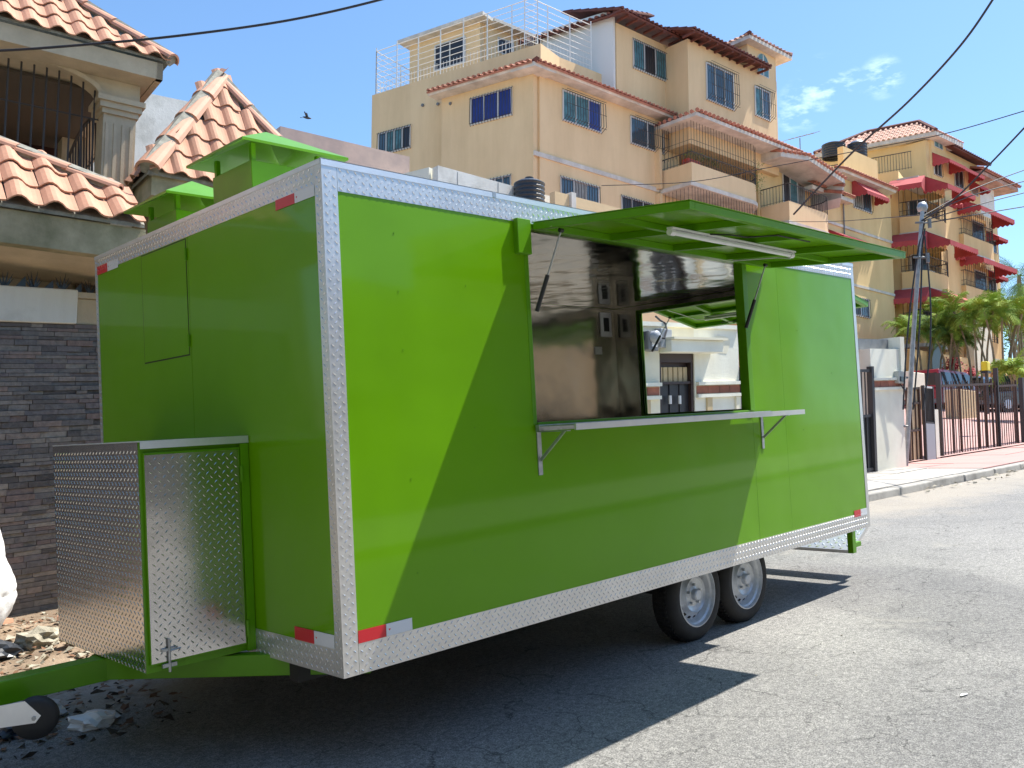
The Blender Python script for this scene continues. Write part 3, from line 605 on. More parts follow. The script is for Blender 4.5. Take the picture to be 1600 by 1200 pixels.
# ================================================================== facade tools
class Fac:
    """a vertical facade plane: s runs along it, o outwards, z up"""
    def __init__(s, A, az):
        s.A = Vector((A[0], A[1], 0)); s.t = Vector((math.cos(R(az)), math.sin(R(az)), 0)); s.n = Vector((s.t.y, -s.t.x, 0))
        if s.n.dot(CAM - s.A) < 0: s.n = -s.n
    def P(s, a, z, o=0): return s.A + s.t * a + s.n * o + Vector((0, 0, z))
    def sz(s, u, v, o=0): h = hitp(u, v, s.A + s.n * o, s.n); return (h - s.A).dot(s.t), h.z
    def S(s, u, v=450, o=0): return s.sz(u, v, o)[0]
    def off(s, o): f = Fac(s.A + s.n * o, 0); f.t = s.t; f.n = s.n; return f
    def box(s, mb, s0, s1, o0, o1, z0, z1, sh=0):
        z = lambda a, zz: zz + sh * a
        p = [s.P(s0, z(s0, z0), o0), s.P(s1, z(s1, z0), o0), s.P(s1, z(s1, z0), o1), s.P(s0, z(s0, z0), o1), s.P(s0, z(s0, z1), o0), s.P(s1, z(s1, z1), o0), s.P(s1, z(s1, z1), o1), s.P(s0, z(s0, z1), o1)]
        return mb.hexa(p)
    def poly(s, mb, pts, o0, o1): return mb.prism([s.P(a, z, o0) for a, z in pts], s.n * (o1 - o0))
def tile_mesh(w_, l, h=.055, seg=8, th=.014):
    mb = MB(); prof = []
    for i in range(seg + 1):
        f_ = i / seg; x = (f_ - .5) * w_
        z = h * math.sin(math.pi * min(1, f_ / .66)) if f_ < .66 else -.006 * math.sin(math.pi * (f_ - .66) / .34)
        prof.append((x, z))
    L = l * 1.10
    for y, dz in ((0, .024), (L, 0)):
        for x, z in prof: mb.v.append((x, y, z + dz))
    for x, z in prof: mb.v.append((x, 0, z + .024 - th))
    n = seg + 1
    for i in range(seg): mb.f.append([i, i + 1, n + i + 1, n + i]); mb.f.append([2 * n + i, 2 * n + i + 1, i + 1, i]); mb.m += [0, 0]
    return mb.mesh('tile', M['tile'], smooth=False, recalc=False)
def inpoly(x, y, P):
    c = False; j = len(P) - 1
    for i in range(len(P)):
        if (P[i][1] > y) != (P[j][1] > y) and x < (P[j][0] - P[i][0]) * (y - P[i][1]) / (P[j][1] - P[i][1]) + P[i][0]: c = not c
        j = i
    return c
def tiled(parent, O, ux, uy, poly, w_, l, me, lift=.02):
    """tiles as single pieces laid over a polygon given in (along, up-slope)"""
    O, ux, uy = Vector(O), Vector(ux).normalized(), Vector(uy).normalized(); N = ux.cross(uy)
    if N.z < 0: N = -N; flip = True
    else: flip = False
    x0, x1 = min(p[0] for p in poly), max(p[0] for p in poly); y1 = max(p[1] for p in poly); k = 0
    for j in range(int(y1 / l) + 1):
        for i in range(int((x1 - x0) / w_) + 1):
            x, y = x0 + (i + .5) * w_, j * l
            if not inpoly(x, y + l * .45, poly): continue
            o = O + ux * x + uy * (y - .03) + N * (lift + random.uniform(0, .006))
            an = random.uniform(-.018, .018); U_ = (ux + uy * an).normalized(); V_ = (uy - ux * an).normalized()
            inst(me, 'roof_tile', parent, basis(o, U_ if not flip else -U_, V_, N)); k += 1
    return k
def cap_row(parent, a, b_, r, l, up, name='ridge_tile'):
    a, b_ = Vector(a), Vector(b_); d = (b_ - a); n = max(1, int(d.length / l)); d.normalize(); side = d.cross(up).normalized(); nn_ = side.cross(d)
    L = (b_ - a).length / n
    for i in range(n):
        p0 = a + d * (i * L - .03); p1 = a + d * ((i + 1) * L + .01); mb = MB(); seg = 8
        for p, rr, dz in ((p0, r * 1.06, .012), (p1, r * .9, 0)):
            for k in range(seg + 1):
                t = math.pi * k / seg; mb.v.append(tuple(p + side * math.cos(t) * rr + nn_ * (math.sin(t) * rr * .8 + dz - .02)))
        for p, rr, dz in ((p0, r * .9, .0),):
            for k in range(seg + 1):
                t = math.pi * k / seg; mb.v.append(tuple(p + side * math.cos(t) * rr + nn_ * (math.sin(t) * rr * .8 + dz - .02)))
        for k in range(seg): mb.f.append([k, k + 1, seg + 1 + k + 1, seg + 1 + k]); mb.f.append([k + 1, k, 2 * seg + 2 + k, 2 * seg + 3 + k]); mb.m += [0, 0]
        mb.build(name, M['tilecap'], parent, smooth=False)
    m_ = MB(); m_.bar(a, b_, r * .8, 6); m_.build('mortar_bed', M['mortar'], parent)
def hip_len(x, w_, dx, cx, h):     # length up the slope before the hip or the ridge is met
    v = h
    if x < dx: v = min(v, h * x / dx)
    if x > cx: v = min(v, h * (w_ - x) / max(1e-6, w_ - cx))
    return v
def far_roof(parent, A, B, C, D, m='fartile', sp=.24, r=.075, rowl=.42, capm=None):
    """A-B eave, D above A, C above B: base sheet plus rows of barrel tiles"""
    A, B, C, D = map(Vector, (A, B, C, D)); ux = (B - A).normalized(); w_ = (B - A).length
    mid = (C + D) / 2 - A; uy = (mid - ux * mid.dot(ux)); h = uy.length; uy.normalize(); N = ux.cross(uy); N = N if N.z > 0 else -N
    base = MB(); base.prism([A, B, C, D] if (C - D).length > .01 else [A, B, C], -N * .06); base.build('roof_slab', M[capm or m], parent)
    mb = MB(); dx, cx = (D - A).dot(ux), (C - A).dot(ux); n = int(w_ / sp)
    for i in range(n):
        x = (i + .5) * w_ / n; L = hip_len(x, w_, dx, cx, h)
        if L < .1: continue
        k = max(1, int(L / rowl))
        for j in range(k):
            p = A + ux * x + uy * (L * j / k - .04); q = A + ux * x + uy * (L * (j + 1) / k); b = len(mb.v); seg = 4
            for pt, rr in ((p + N * .02, r), (q, r * .8)):
                for s_ in range(seg + 1):
                    t = math.pi * s_ / seg; mb.v.append(tuple(pt + ux * math.cos(t) * rr + N * math.sin(t) * rr))
            for s_ in range(seg): mb.f.append([b + s_, b + s_ + 1, b + seg + 2 + s_, b + seg + 1 + s_]); mb.m.append(0)
            mb.f.append([b + s_ for s_ in range(seg + 1)]); mb.m.append(0)
    mb.build('roof_tiles', M[m], parent, kind='stuff', recalc=False)
def window(parent, F, u0, u1, vt, vb, um=None, panes=3, o=0, glass='glass', cols=None, bars='iron', nb=None, bulge=.12, vtr=None, frame='framew', rows=(.05, .95)):
    """vt, vb: top and bottom where the left edge stands"""
    s0, zt = F.sz(u0, vt, o); _, zb = F.sz(u0, vb, o); s1 = F.sz(u1, (vt + vb) / 2, o)[0]
    if s1 < s0: s0, s1 = s1, s0
    return win_m(parent, F, s0, s1, zb, zt, panes, o, glass, cols, bars, nb, bulge, frame, rows)
def win_m(parent, F, s0, s1, zb, zt, panes=3, o=0, glass='glass', cols=None, bars='iron', nb=None, bulge=.12, frame='framew', rows=(.05, .95), name='window'):
    W = s1 - s0; t = min(.05, W * .05); f = MB()
    F.box(f, s0, s1, o + .002, o + .05, zb, zb + t); F.box(f, s0, s1, o + .002, o + .05, zt - t, zt)
    F.box(f, s0, s0 + t, o + .003, o + .051, zb + t, zt - t); F.box(f, s1 - t, s1, o + .003, o + .051, zb + t, zt - t)
    for i in range(1, panes): a = s0 + W * i / panes; F.box(f, a - t / 2, a + t / 2, o + .004, o + .045, zb + t, zt - t)
    wo = f.build(name, M[frame], parent)
    for i in range(panes):
        g = MB(); F.box(g, s0 + W * i / panes + t / 2, s0 + W * (i + 1) / panes - t / 2, o + .004, o + .016, zb + t, zt - t)
        cn = cols[i % len(cols)] if cols else glass
        if cn != 'bluecur' and random.random() < .28: cn = random.choice(('creamcur', 'dkglass', 'glass'))
        g.build('pane', M[cn], wo)
    if bars:
        b = MB(); nb = nb or max(4, int(W / .13)); o2 = o + bulge; r = .011
        for i in range(nb + 1):
            a = s0 + W * i / nb; b.tube([F.P(a, zb - .03, o + .03), F.P(a, zb + (zt - zb) * .12, o2), F.P(a, zt - .1, o2 - .03), F.P(a, zt + .03, o + .03)], r, 4)
        for z_ in rows:
            zz = zb + (zt - zb) * z_; b.bar(F.P(s0 - .02, zz, o2), F.P(s1 + .02, zz, o2), r, 4)
        b.build('window_grille', M[bars], wo)
    return wo
def railing(parent, pts, z0, z1, m='iron', sp=.13, r=.012, name='railing', rails=None, top=.025):
    mb = MB(); mb.tube([Vector((p[0], p[1], z1)) for p in pts], top, 4); mb.tube([Vector((p[0], p[1], z0 + .06)) for p in pts], r, 4)
    for z_ in (rails or ()): mb.tube([Vector((p[0], p[1], z_)) for p in pts], r, 4)
    if sp:
        d = 0; nxt = 0
        for i in range(len(pts) - 1):
            a, b_ = Vector((pts[i][0], pts[i][1], 0)), Vector((pts[i + 1][0], pts[i + 1][1], 0)); L = (b_ - a).length
            while nxt <= d + L:
                p = a.lerp(b_, (nxt - d) / L) if L else a; mb.bar((p.x, p.y, z0), (p.x, p.y, z1), r, 4, cap=False); nxt += sp
            d += L
    return mb.build(name, M[m], parent)
def ribbon(mb, pts, z0, z1, th):      # a wall following a plan polyline, thickness to the inside
    pts = [Vector((p[0], p[1], 0)) for p in pts]; n = len(pts); inn = []
    for i in range(n):
        d = (pts[min(i + 1, n - 1)] - pts[max(0, i - 1)]).normalized(); inn.append(pts[i] + Vector((-d.y, d.x, 0)) * th)
    b = len(mb.v)
    for p in pts + inn: mb.v.append((p.x, p.y, z0))
    for p in pts + inn: mb.v.append((p.x, p.y, z1))
    for i in range(n - 1):
        for q in ((i, i + 1, 2 * n + i + 1, 2 * n + i), (n + i + 1, n + i, 3 * n + i, 3 * n + i + 1), (2 * n + i, 2 * n + i + 1, 3 * n + i + 1, 3 * n + i), (i + 1, i, n + i, n + i + 1)): mb.f.append([b + k for k in q]); mb.m.append(0)
    for i in (0, n - 1): mb.f.append([b + i, b + n + i, b + 3 * n + i, b + 2 * n + i]); mb.m.append(0)
    return mb
def canvas(parent, F, s0, s1, z, o=0, drop=.55, out_=.8, m='redawn', val=.22, wrap=0):
    """sloping canvas awning with scalloped valance"""
    mb = MB(); a = [F.P(s0, z, o + .01), F.P(s1, z, o + .01), F.P(s1, z - drop, o + out_), F.P(s0, z - drop, o + out_)]
    b_ = [p - Vector((0, 0, .03)) for p in a]
    mb.hexa([b_[0], b_[1], b_[2], b_[3], a[0], a[1], a[2], a[3]])
    for s_ in (s0, s1): mb.prism([F.P(s_, z - .01, o + .02), F.P(s_, z - drop, o + out_ - .01), F.P(s_, z - drop, o + .02)], F.t * .02)
    n = max(3, int((s1 - s0) / .22)); pts = [(s0, z - drop)]
    low = []
    for i in range(n):
        for q in (0, .25, .5, .75): low.append((s0 + (s1 - s0) * (i + q) / n, z - drop - val + .07 * abs(math.cos(math.pi * q))))
    low.append((s1, z - drop - val + .07))
    for i in range(len(low) - 1):
        p, q = low[i], low[i + 1]; mb.hexa([F.P(p[0], p[1], o + out_), F.P(q[0], q[1], o + out_), F.P(q[0], q[1], o + out_ + .02), F.P(p[0], p[1], o + out_ + .02), F.P(p[0], z - drop, o + out_), F.P(q[0], z - drop, o + out_), F.P(q[0], z - drop, o + out_ + .02), F.P(p[0], z - drop, o + out_ + .02)])
    for s_ in (s0, s1):
        k = max(2, int(out_ / .22)); 
        for i in range(k):
            o0, o1 = o + out_ * i / k, o + out_ * (i + 1) / k; zz = z - drop
            mb.prism([F.P(s_, zz + .02, o0), F.P(s_, zz + .02, o1), F.P(s_, zz - val * .7, o1), F.P(s_, zz - val, (o0 + o1) / 2), F.P(s_, zz - val * .7, o0)], F.t * .02)
    return mb.build('awning', M[m], parent)

# ================================================================== left house
tileN = tile_mesh(.25, .36)
def tiled_house():
    A1 = at(265, 95, 9.9); hs = empty('tiled_house', (A1.x - 1, A1.y + .5, gz(A1.x)), 'tan plastered house with terracotta tile roofs and an arched barred terrace', 'house')
    E1 = Fac(A1, -8); t, n = E1.t, E1.n; z1 = A1.z
    pit = R(43); up = -n * math.cos(pit) + Vector((0, 0, math.sin(pit)))
    # upper roof: eave along -t from A1, hip at the right
    dl = 2.6; run = dl / math.cos(pit)
    A1e = A1 + Vector((0, 0, -.02))
    tiled(hs, A1e, -t, up, [(0, 0), (5.2, 0), (5.2, run), (dl, run)], .25, .36, tileN)
    ap = A1 + (-t) * dl + up * run
    MB().prism([A1, A1 - t * 5.2, A1 - t * 5.2 + up * run, ap], Vector((0, 0, -.03))).build('roof_slab', M['mortar'], hs)
    B1 = A1 - n * 6
    MB().prism([A1, ap, A1 - n * 8 - t * dl + Vector((0, 0, math.tan(pit) * dl)), A1 - n * 8], Vector((0, 0, -.03))).build('roof_slab', M['mortar'], hs)
    cap_row(hs, A1 + Vector((0, 0, .02)) + t * .02, ap, .105, .42, Vector((0, 0, 1)))
    # thick eave band, soffit
    f = MB(); E1.box(f, -5.4, -.06, -.10, -.03, z1 - .24, z1 - .045); f.build('fascia', M['housewall'], hs)
    f = MB(); F2 = Fac(A1, 82); f.prism([E1.P(-.06, z1 - .045, -.03), E1.P(-.06, z1 - .24, -.03), E1.P(-.06, z1 - .24, -6), E1.P(-.06, z1 - .045, -6)], -t * .07).build('fascia', M['housewall'], hs)
    MB().prism([E1.P(-.14, z1 - .24, -.10), E1.P(-5.4, z1 - .24, -.10), E1.P(-5.4, z1 - .24, -6), E1.P(-.14, z1 - .24, -6)], (0, 0, .05)).build('soffit', M['housewall'], hs)
    # front wall with the arch
    oW = -.36; W = E1.off(oW)
    sR = W.S(222, 140); sJ = W.S(158, 160); sA = W.S(-170, 90)
    zt = z1 - .242; zsp = W.sz(158, 150)[1]; ztop = W.sz(0, 72)[1]
    zf = W.sz(100, 285)[1] - .6
    ring = [(sR, zt), (sA, zt)]
    cx_, rx, rz = (sJ + sA) / 2, (sJ - sA) / 2, ztop - zsp
    arch = [(cx_ - rx * math.cos(a), zsp + rz * math.sin(a) ** .8) for a in [math.pi * k / 20 for k in range(21)]]
    top = [(cx_ - rx * math.cos(a), zt) for a in [math.pi * k / 20 for k in range(21)]]
    sp = MB()
    for i in range(20): W.poly(sp, [arch[i], arch[i + 1], (arch[i + 1][0], zt), (arch[i][0], zt)], -.32, 0)
    W.box(sp, sJ, sR - .02, -.32, 0, zsp, zt); sp.build('arch_wall', M['housewall'], hs)
    am = MB(); pts = [W.P(a, z - .02, .012) for a, z in arch]; am.tube(pts, .035, 4); am.build('arch_moulding', M['housewall'], hs)
    # column
    c0, c1 = sJ + .03, W.S(212, 200); zc = zsp - .02
    co = MB(); W.box(co, c0, c1, -.34, .0, zf, zc - .16); co.build('column', M['housewall'], hs)
    cp = MB(); W.box(cp, c0 - .02, c1 + .02, -.37, .03, zc - .17, zc - .11); W.box(cp, c0 - .05, c1 + .05, -.40, .06, zc - .11, zc - .04); W.box(cp, c0 - .08, c1 + .08, -.42, .09, zc - .04, zc + .02); cp.build('capital', M['housewall'], hs)
    b = MB(); W.box(b, sA - .5, sR - .3, -2.7, -.34, zt - .05, zt - .01); b.build('terrace_ceiling', mat('ceiling_painted_shade', (.10, .075, .055), .8), hs)  # ceiling coloured dark to stand for the terrace's inner shade
    fl = MB(); k = 4; ww = (c1 - c0)
    for i in range(k): a = c0 + ww * (i + .5) / k; W.box(fl, a - ww * .055, a + ww * .055, .001, .016, zf, zc - .27)
    fl.build('fluting', M['housewall'], hs, kind='stuff')
    # barred terrace front and side
    for i in range(15):
        a = sJ - .05 - i * .125; g = MB(); zz = zsp + rz * max(0, 1 - ((a - cx_) / rx) ** 2) ** .4 - .03; g.bar(W.P(a, zf, -.10), W.P(a, zz, -.10), .011, 5, cap=False); g.build('grille_bar', M['iron'], hs)
    g = MB()
    for z_ in (zsp - .25, zsp - .95): g.bar(W.P(sA, z_, -.10), W.P(sJ, z_, -.10), .009, 4)
    g.build('grille_rail', M['iron'], hs)
    sd = MB()
    for i in range(11): a = -.40 - i * .16; zz = zsp - .1 + .12 * math.sin(math.pi * i / 10); sd.tube([W.P(c0 + .03, zf, a), W.P(c0 + .06, zf + .7, a), W.P(c0 + .03, zz, a)], .011, 4)
    for z_ in (zsp - .55, zsp - 1.2): sd.bar(W.P(c0 + .04, z_, -.35), W.P(c0 + .04, z_, -2.2), .010, 4)
    sd.tube([W.P(c0 + .03, zsp - .1 + .14 * math.sin(math.pi * i / 8), -.35 - i * .22) for i in range(9)], .02, 4)
    sd.build('side_grille', M['iron'], hs)
    b = MB(); W.box(b, c0 - .05, c1 - .1, -2.45, -2.15, zf, zt); b.build('rear_pier', M['housewall'], hs)
    sB = W.S(104, 200, -2.6)
    b = MB(); W.box(b, sA - .5, sB, -2.9, -2.7, zf, zt); b.build('terrace_back_wall', mat('brown_red_wall', (.085, .025, .018), .8, var=.5, vs=3), hs)  # red wall, its colour darkened to carry the interior shade
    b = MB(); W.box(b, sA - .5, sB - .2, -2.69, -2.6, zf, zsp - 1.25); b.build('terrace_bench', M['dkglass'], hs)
    b = MB(); W.box(b, sA - .5, sR - .1, -2.7, .0, zf - .25, zf); b.build('terrace_floor', M['housewall'], hs)
    b = MB(); W.box(b, sA, sB, -2.6, -2.5, zf, zf + .9); b.build('terrace_parapet', M['housewall'], hs)
    # storey below
    b = MB(); W.box(b, sA - 1, sR - .15, -2.9, -.05, gz(0) - .3, zf - .25); b.build('lower_wall', M['housewall'], hs)
    # ---- porch roof
    A2 = at(226, 351, 7.3); E2 = Fac(A2, -8); z2 = A2.z; pit2 = R(38); up2 = -n * math.cos(pit2) + Vector((0, 0, math.sin(pit2)))
    # the cap line descending to the right in the picture
    def onroof(u, v): h = hitp(u, v, A2, (t.cross(up2)).normalized()); d = h - A2; return (d.dot(-t), d.dot(up2)), h
    (xa, ya), ha = onroof(182, 305); (xb, yb), hb = onroof(-30, 222)
    tiled(hs, A2, -t, up2, [(0, 0), (4.2, 0), (4.2, yb + (yb - ya) / (xb - xa) * (4.2 - xb)), (xa, ya), (xa * .2, ya * 1.1), (0, ya * .9)], .255, .36, tileN)
    far = (4.2, yb + (yb - ya) / (xb - xa) * (4.2 - xb)); Pp = lambda q: A2 - t * q[0] + up2 * q[1]
    MB().prism([Pp((0, 0)), Pp((4.2, 0)), Pp(far), Pp((xa, ya)), Pp((0, ya))], (0, 0, -.03)).build('roof_slab', M['mortar'], hs)
    cap_row(hs, ha + Vector((0, 0, .05)), Pp(far) + Vector((0, 0, .05)), .085, .42, Vector((0, 0, 1)))
    MB().prism([ha, Pp(far), Pp(far) - n * .5 - Vector((0, 0, .5)), ha - n * .5 - Vector((0, 0, .5))], Vector((0, 0, -.03))).build('roof_slab', M['mortar'], hs)
    f = MB(); E2.box(f, -4.6, .02, -.16, -.03, z2 - .30, z2 - .035); f.build('porch_fascia', M['mould'], hs)
    MB().prism([E2.P(.02, z2 - .04, -.17), E2.P(.02, z2 - .30, -.17), E2.P(-.1, z2 - .34, -1.6), E2.P(-.1, z2 + .2, -1.6)], -t * .1).build('porch_fascia', M['mould'], hs)
    MB().prism([E2.P(-.1, z2 - .30, -.17), E2.P(-4.6, z2 - .30, -.17), E2.P(-4.6, z2 - .42, -1.3), E2.P(-.1, z2 - .42, -1.3)], (0, 0, .06)).build('porch_soffit', M['housewall'], hs)
    # arch wall and pillar under the porch
    PW = E2.off(-1.0); s0 = PW.S(112, 420); z0 = PW.sz(60, 460)[1]
    ar = MB(); zb_ = z2 - .40
    a0, a1 = PW.S(-60, 420), PW.S(118, 420); N_ = 14
    for i in range(N_):
        q0, q1 = i / N_, (i + 1) / N_; f0, f1 = zb_ - .10 - .30 * (2 * q0 - 1) ** 2, zb_ - .10 - .30 * (2 * q1 - 1) ** 2
        PW.poly(ar, [(a0 + (a1 - a0) * q0, f0), (a0 + (a1 - a0) * q1, f1), (a0 + (a1 - a0) * q1, zb_ + .1), (a0 + (a1 - a0) * q0, zb_ + .1)], -.2, 0)
    ar.build('porch_arch', M['housewall'], hs)
    p_ = MB(); PW.box(p_, a1, PW.S(152, 420), -.35, .05, gz(0), zb_ + .08); p_.build('porch_pillar', mat('brown_pillar', (.20, .13, .08), .8, var=.3, vs=4), hs)
    p_ = MB(); PW.box(p_, a1 + .5, 3.6, -1.9, -1.7, gz(0), zb_ + .6); p_.build('porch_side_wall', M['housewall'], hs)
    p_ = MB(); PW.box(p_, -6, 1.2, -1.35, -1.2, gz(0), zb_ + .5); p_.build('porch_back_wall', M['houselite'], hs)
    # ---- pyramid roof
    Ea = at(232, 266, 9.4); z3 = Ea.z; best = None
    for wi in range(20, 60):
        for hi in range(8, 40):
            ww, hh = wi * .1, hi * .1; apx = Ea + t * ww / 2 - n * ww / 2 + Vector((0, 0, hh)); d = apx - CAM; k = d.dot(FW)
            u, v = 800 + FPX * d.dot(RT) / k, 600 - FPX * d.dot(UP) / k; e = (u - 345) ** 2 + (v - 122) ** 2
            if best is None or e < best[0]: best = (e, ww, hh)
    _, ww, hh = best; apx = Ea + t * ww / 2 - n * ww / 2 + Vector((0, 0, hh)); Eb = Ea + t * ww; Ec = Ea - n * ww
    for (O_, ux, dm) in ((Ea, t, -n), (Ec, n, t)):
        uy = (dm * ww / 2 + Vector((0, 0, hh))).normalized(); Ls = math.hypot(ww / 2, hh)
        MB().prism([O_, O_ + ux * ww, apx], Vector((0, 0, -.04))).build('roof_slab', M['mortar'], hs)
        tiled(hs, O_, ux, uy, [(0, 0), (ww, 0), (ww / 2, Ls)], .25, .36, tileN)
    MB().prism([Eb, Eb - n * ww, apx], Vector((0, 0, -.04))).build('roof_slab', M['mortar'], hs)
    cap_row(hs, Ea + Vector((0, 0, .03)), apx + Vector((0, 0, .03)), .14, .48, Vector((0, 0, 1))); cap_row(hs, Eb + Vector((0, 0, .03)), apx + Vector((0, 0, .03)), .11, .48, Vector((0, 0, 1)))
    Fq = Fac(Ea, -8); b = MB(); Fq.box(b, .25, ww - .25, -ww + .25, -.25, gz(2) - .3, z3 - .1); b.build('side_wing_wall', M['housewall'], hs)
    b = MB(); Fq.box(b, .05, ww - .05, -ww + .05, -.05, z3 - .25, z3 + .03); b.build('side_wing_eave', M['mould'], hs)
tiled_house()

# ================================================================== stone clad boundary wall
WY = 5.0
def stone_wall():
    wl = empty('stone_clad_wall', (.6, WY + .1, gz(.6)), 'dark stacked ledger stone wall with stained white top and black spikes', 'wall')
    S = Fac((0, WY), 0)
    zt = lambda x: S.sz(60, 505)[1] + GX * (x - S.S(60, 505))
    b = MB(); b.hexa([(-3, WY + .03, gz(-3) - .3), (4.4, WY + .03, gz(4.4) - .3), (4.4, WY + .22, gz(4.4) - .3), (-3, WY + .22, gz(-3) - .3), (-3, WY + .03, zt(-3)), (4.4, WY + .03, zt(4.4)), (4.4, WY + .22, zt(4.4)), (-3, WY + .22, zt(-3))]).build('wall_core', mat('dark_mortar', (.03, .028, .026), .95), wl)
    vis = (-.15, 1.32); rest = MB(); tones = []; k = 0; z = 0; rnd = random.Random(3)
    h_tot = zt(0) - gz(0) + .02; y0 = 0
    rows = []
    while y0 < h_tot: hh = rnd.choice((.03, .036, .042, .05)); rows.append((y0, min(hh, h_tot - y0))); y0 += hh
    for (y0, hh) in rows:
        x = -3 + rnd.uniform(0, .1)
        while x < 4.35:
            L = rnd.uniform(.09, .26); x1 = min(x + L, 4.38); pr = rnd.uniform(.0, .018); g = .0016
            za, zb = zt(x) - h_tot + y0 + g, zt(x1) - h_tot + y0 + g; hz = hh - 2 * g
            m_ = MB() if (x1 > vis[0] and x < vis[1]) else rest
            m_.hexa([(x + g, WY - pr, za), (x1 - g, WY - pr - rnd.uniform(-.003, .003), zb), (x1 - g, WY + .032, zb), (x + g, WY + .032, za), (x + g, WY - pr + rnd.uniform(0, .006), za + hz), (x1 - g, WY - pr, zb + hz), (x1 - g, WY + .032, zb + hz), (x + g, WY + .032, za + hz)])
            if m_ is rest: tones += [rnd.random()] * 6
            else:
                if k < 300: m_.build('stone', M['stone'], wl); k += 1
                else:
                    for v in m_.f: tones.append(0)
                    b0 = len(rest.v); rest.v += m_.v; rest.f += [[q + b0 for q in f_] for f_ in m_.f]; rest.m += m_.m; tones[-6:] = [rnd.random()] * 6
            x = x1
    o = rest.build('stones', M['stone'], wl, kind='stuff', recalc=False)
    at_ = o.data.attributes.new('tone', 'FLOAT', 'FACE'); at_.data.foreach_set('value', tones)
    # plaster top
    b = MB(); xs0, xs1 = -3, S.S(119, 480)
    zt2 = lambda x: S.sz(60, 450)[1] + GX * (x - S.S(60, 450))
    b.hexa([(xs0, WY - .04, zt(xs0) + .001), (xs1, WY - .04, zt(xs1) + .001), (xs1, WY + .2, zt(xs1) + .001), (xs0, WY + .2, zt(xs0) + .001), (xs0, WY - .04, zt2(xs0)), (xs1, WY - .04, zt2(xs1)), (xs1, WY + .2, zt2(xs1)), (xs0, WY + .2, zt2(xs0))]).build('plaster_top', M['oldwhite'], wl, bevel=.012)
    a, c = xs1 + .002, 4.4
    b = MB().hexa([(a, WY - .0, zt(a) + .001), (c, WY - .0, zt(c) + .001), (c, WY + .2, zt(c) + .001), (a, WY + .2, zt(a) + .001), (a, WY - .0, zt2(a) - .07), (c, WY - .0, zt2(c) - .07), (c, WY + .2, zt2(c) - .07), (a, WY + .2, zt2(a) - .07)]).build('plaster_top', M['housewall'], wl, bevel=.01)
    MB().hexa([(a, WY - .03, zt2(a) - .069), (c, WY - .03, zt2(c) - .069), (c, WY + .22, zt2(c) - .069), (a, WY + .22, zt2(a) - .069), (a, WY - .03, zt2(a) - .02), (c, WY - .03, zt2(c) - .02), (c, WY + .22, zt2(c) - .02), (a, WY + .22, zt2(a) - .02)]).build('coping', M['houselite'], wl)
    MB().box(.88, 4.3, WY - .55, WY + .2, zt2(1.4) + .06, zt2(1.4) + .14).build('hidden_shade_slab', M['housewall'], wl)  # slab added out of sight behind the trailer to shade the stone wall
    MB().box(4.1, 4.3, WY + .0, WY + .19, zt2(1.4) - .4, zt2(1.4) + .058).build('shade_slab_post', M['housewall'], wl); MB().box(1.4, 1.55, WY + .02, WY + .19, zt2(1.4) - .05, zt2(1.4) + .058).build('shade_slab_post', M['housewall'], wl)  # posts added to carry the hidden shading slab
    for i in range(26):
        x = -1.2 + i * .115 + rnd.uniform(-.02, .02); zz = zt2(x) - (.02 if x > xs1 else .0)
        m_ = MB(); big = i % 2
        if big:
            for q in range(6):
                an = (q - 2.5) * .28; h = rnd.uniform(.12, .17) * (1 - abs(an) * .3); y = WY + .05 + rnd.uniform(-.03, .03)
                bx, bz = x, zz; tip = Vector((x + math.sin(an) * h, y, zz + math.cos(an) * h)); side = Vector((math.cos(an), 0, -math.sin(an))) * .011
                m_.prism([Vector((x, y, zz - .01)) - side, Vector((x, y, zz - .01)) + side, tip], (0, .006, 0))
            m_.prism([(x - .04, WY + .04, zz - .005), (x + .04, WY + .04, zz - .005), (x + .02, WY + .04, zz + .03), (x - .02, WY + .04, zz + .03)], (0, .03, 0))
        else:
            h = rnd.uniform(.06, .11); m_.prism([(x - .04, WY + .03, zz - .01), (x + .05, WY + .03, zz - .01), (x + .045, WY + .03, zz + h)], (0, .008, 0))
        m_.build('spike', M['spike'], wl)
stone_wall()

# ================================================================== walls and houses between
def solo(mb, name, m, label, cat, group=None, **k): return mb.build(name, m, label=label, cat=cat, group=group, **k)
NW = Fac(at(222, 135, 13.5), -8)
def slab_wall(F, u0, u1, vt0, vt1, th, zb, name, m, label, cat='wall'):
    s0, z0 = F.sz(u0, vt0); s1, z1 = F.sz(u1, vt1)
    b = MB(); b.hexa([F.P(s0, zb, -th), F.P(s1, zb, -th), F.P(s1, zb, 0), F.P(s0, zb, 0), F.P(s0, z0, -th), F.P(s1, z1, -th), F.P(s1, z1, 0), F.P(s0, z0, 0)])
    return solo(b, name, M[m], label, cat)
slab_wall(NW, 60, 330, 110, 166, .25, 0, 'gable_wall', 'oldwhite', 'stained white plaster wall rising behind the tiled pyramid roof')
PW_ = Fac(at(445, 199, 17.5), -8)
slab_wall(PW_, 438, 640, 197, 245, .3, 0, 'party_wall', 'pink', 'faded pink plaster wall left of the tall apartment building')
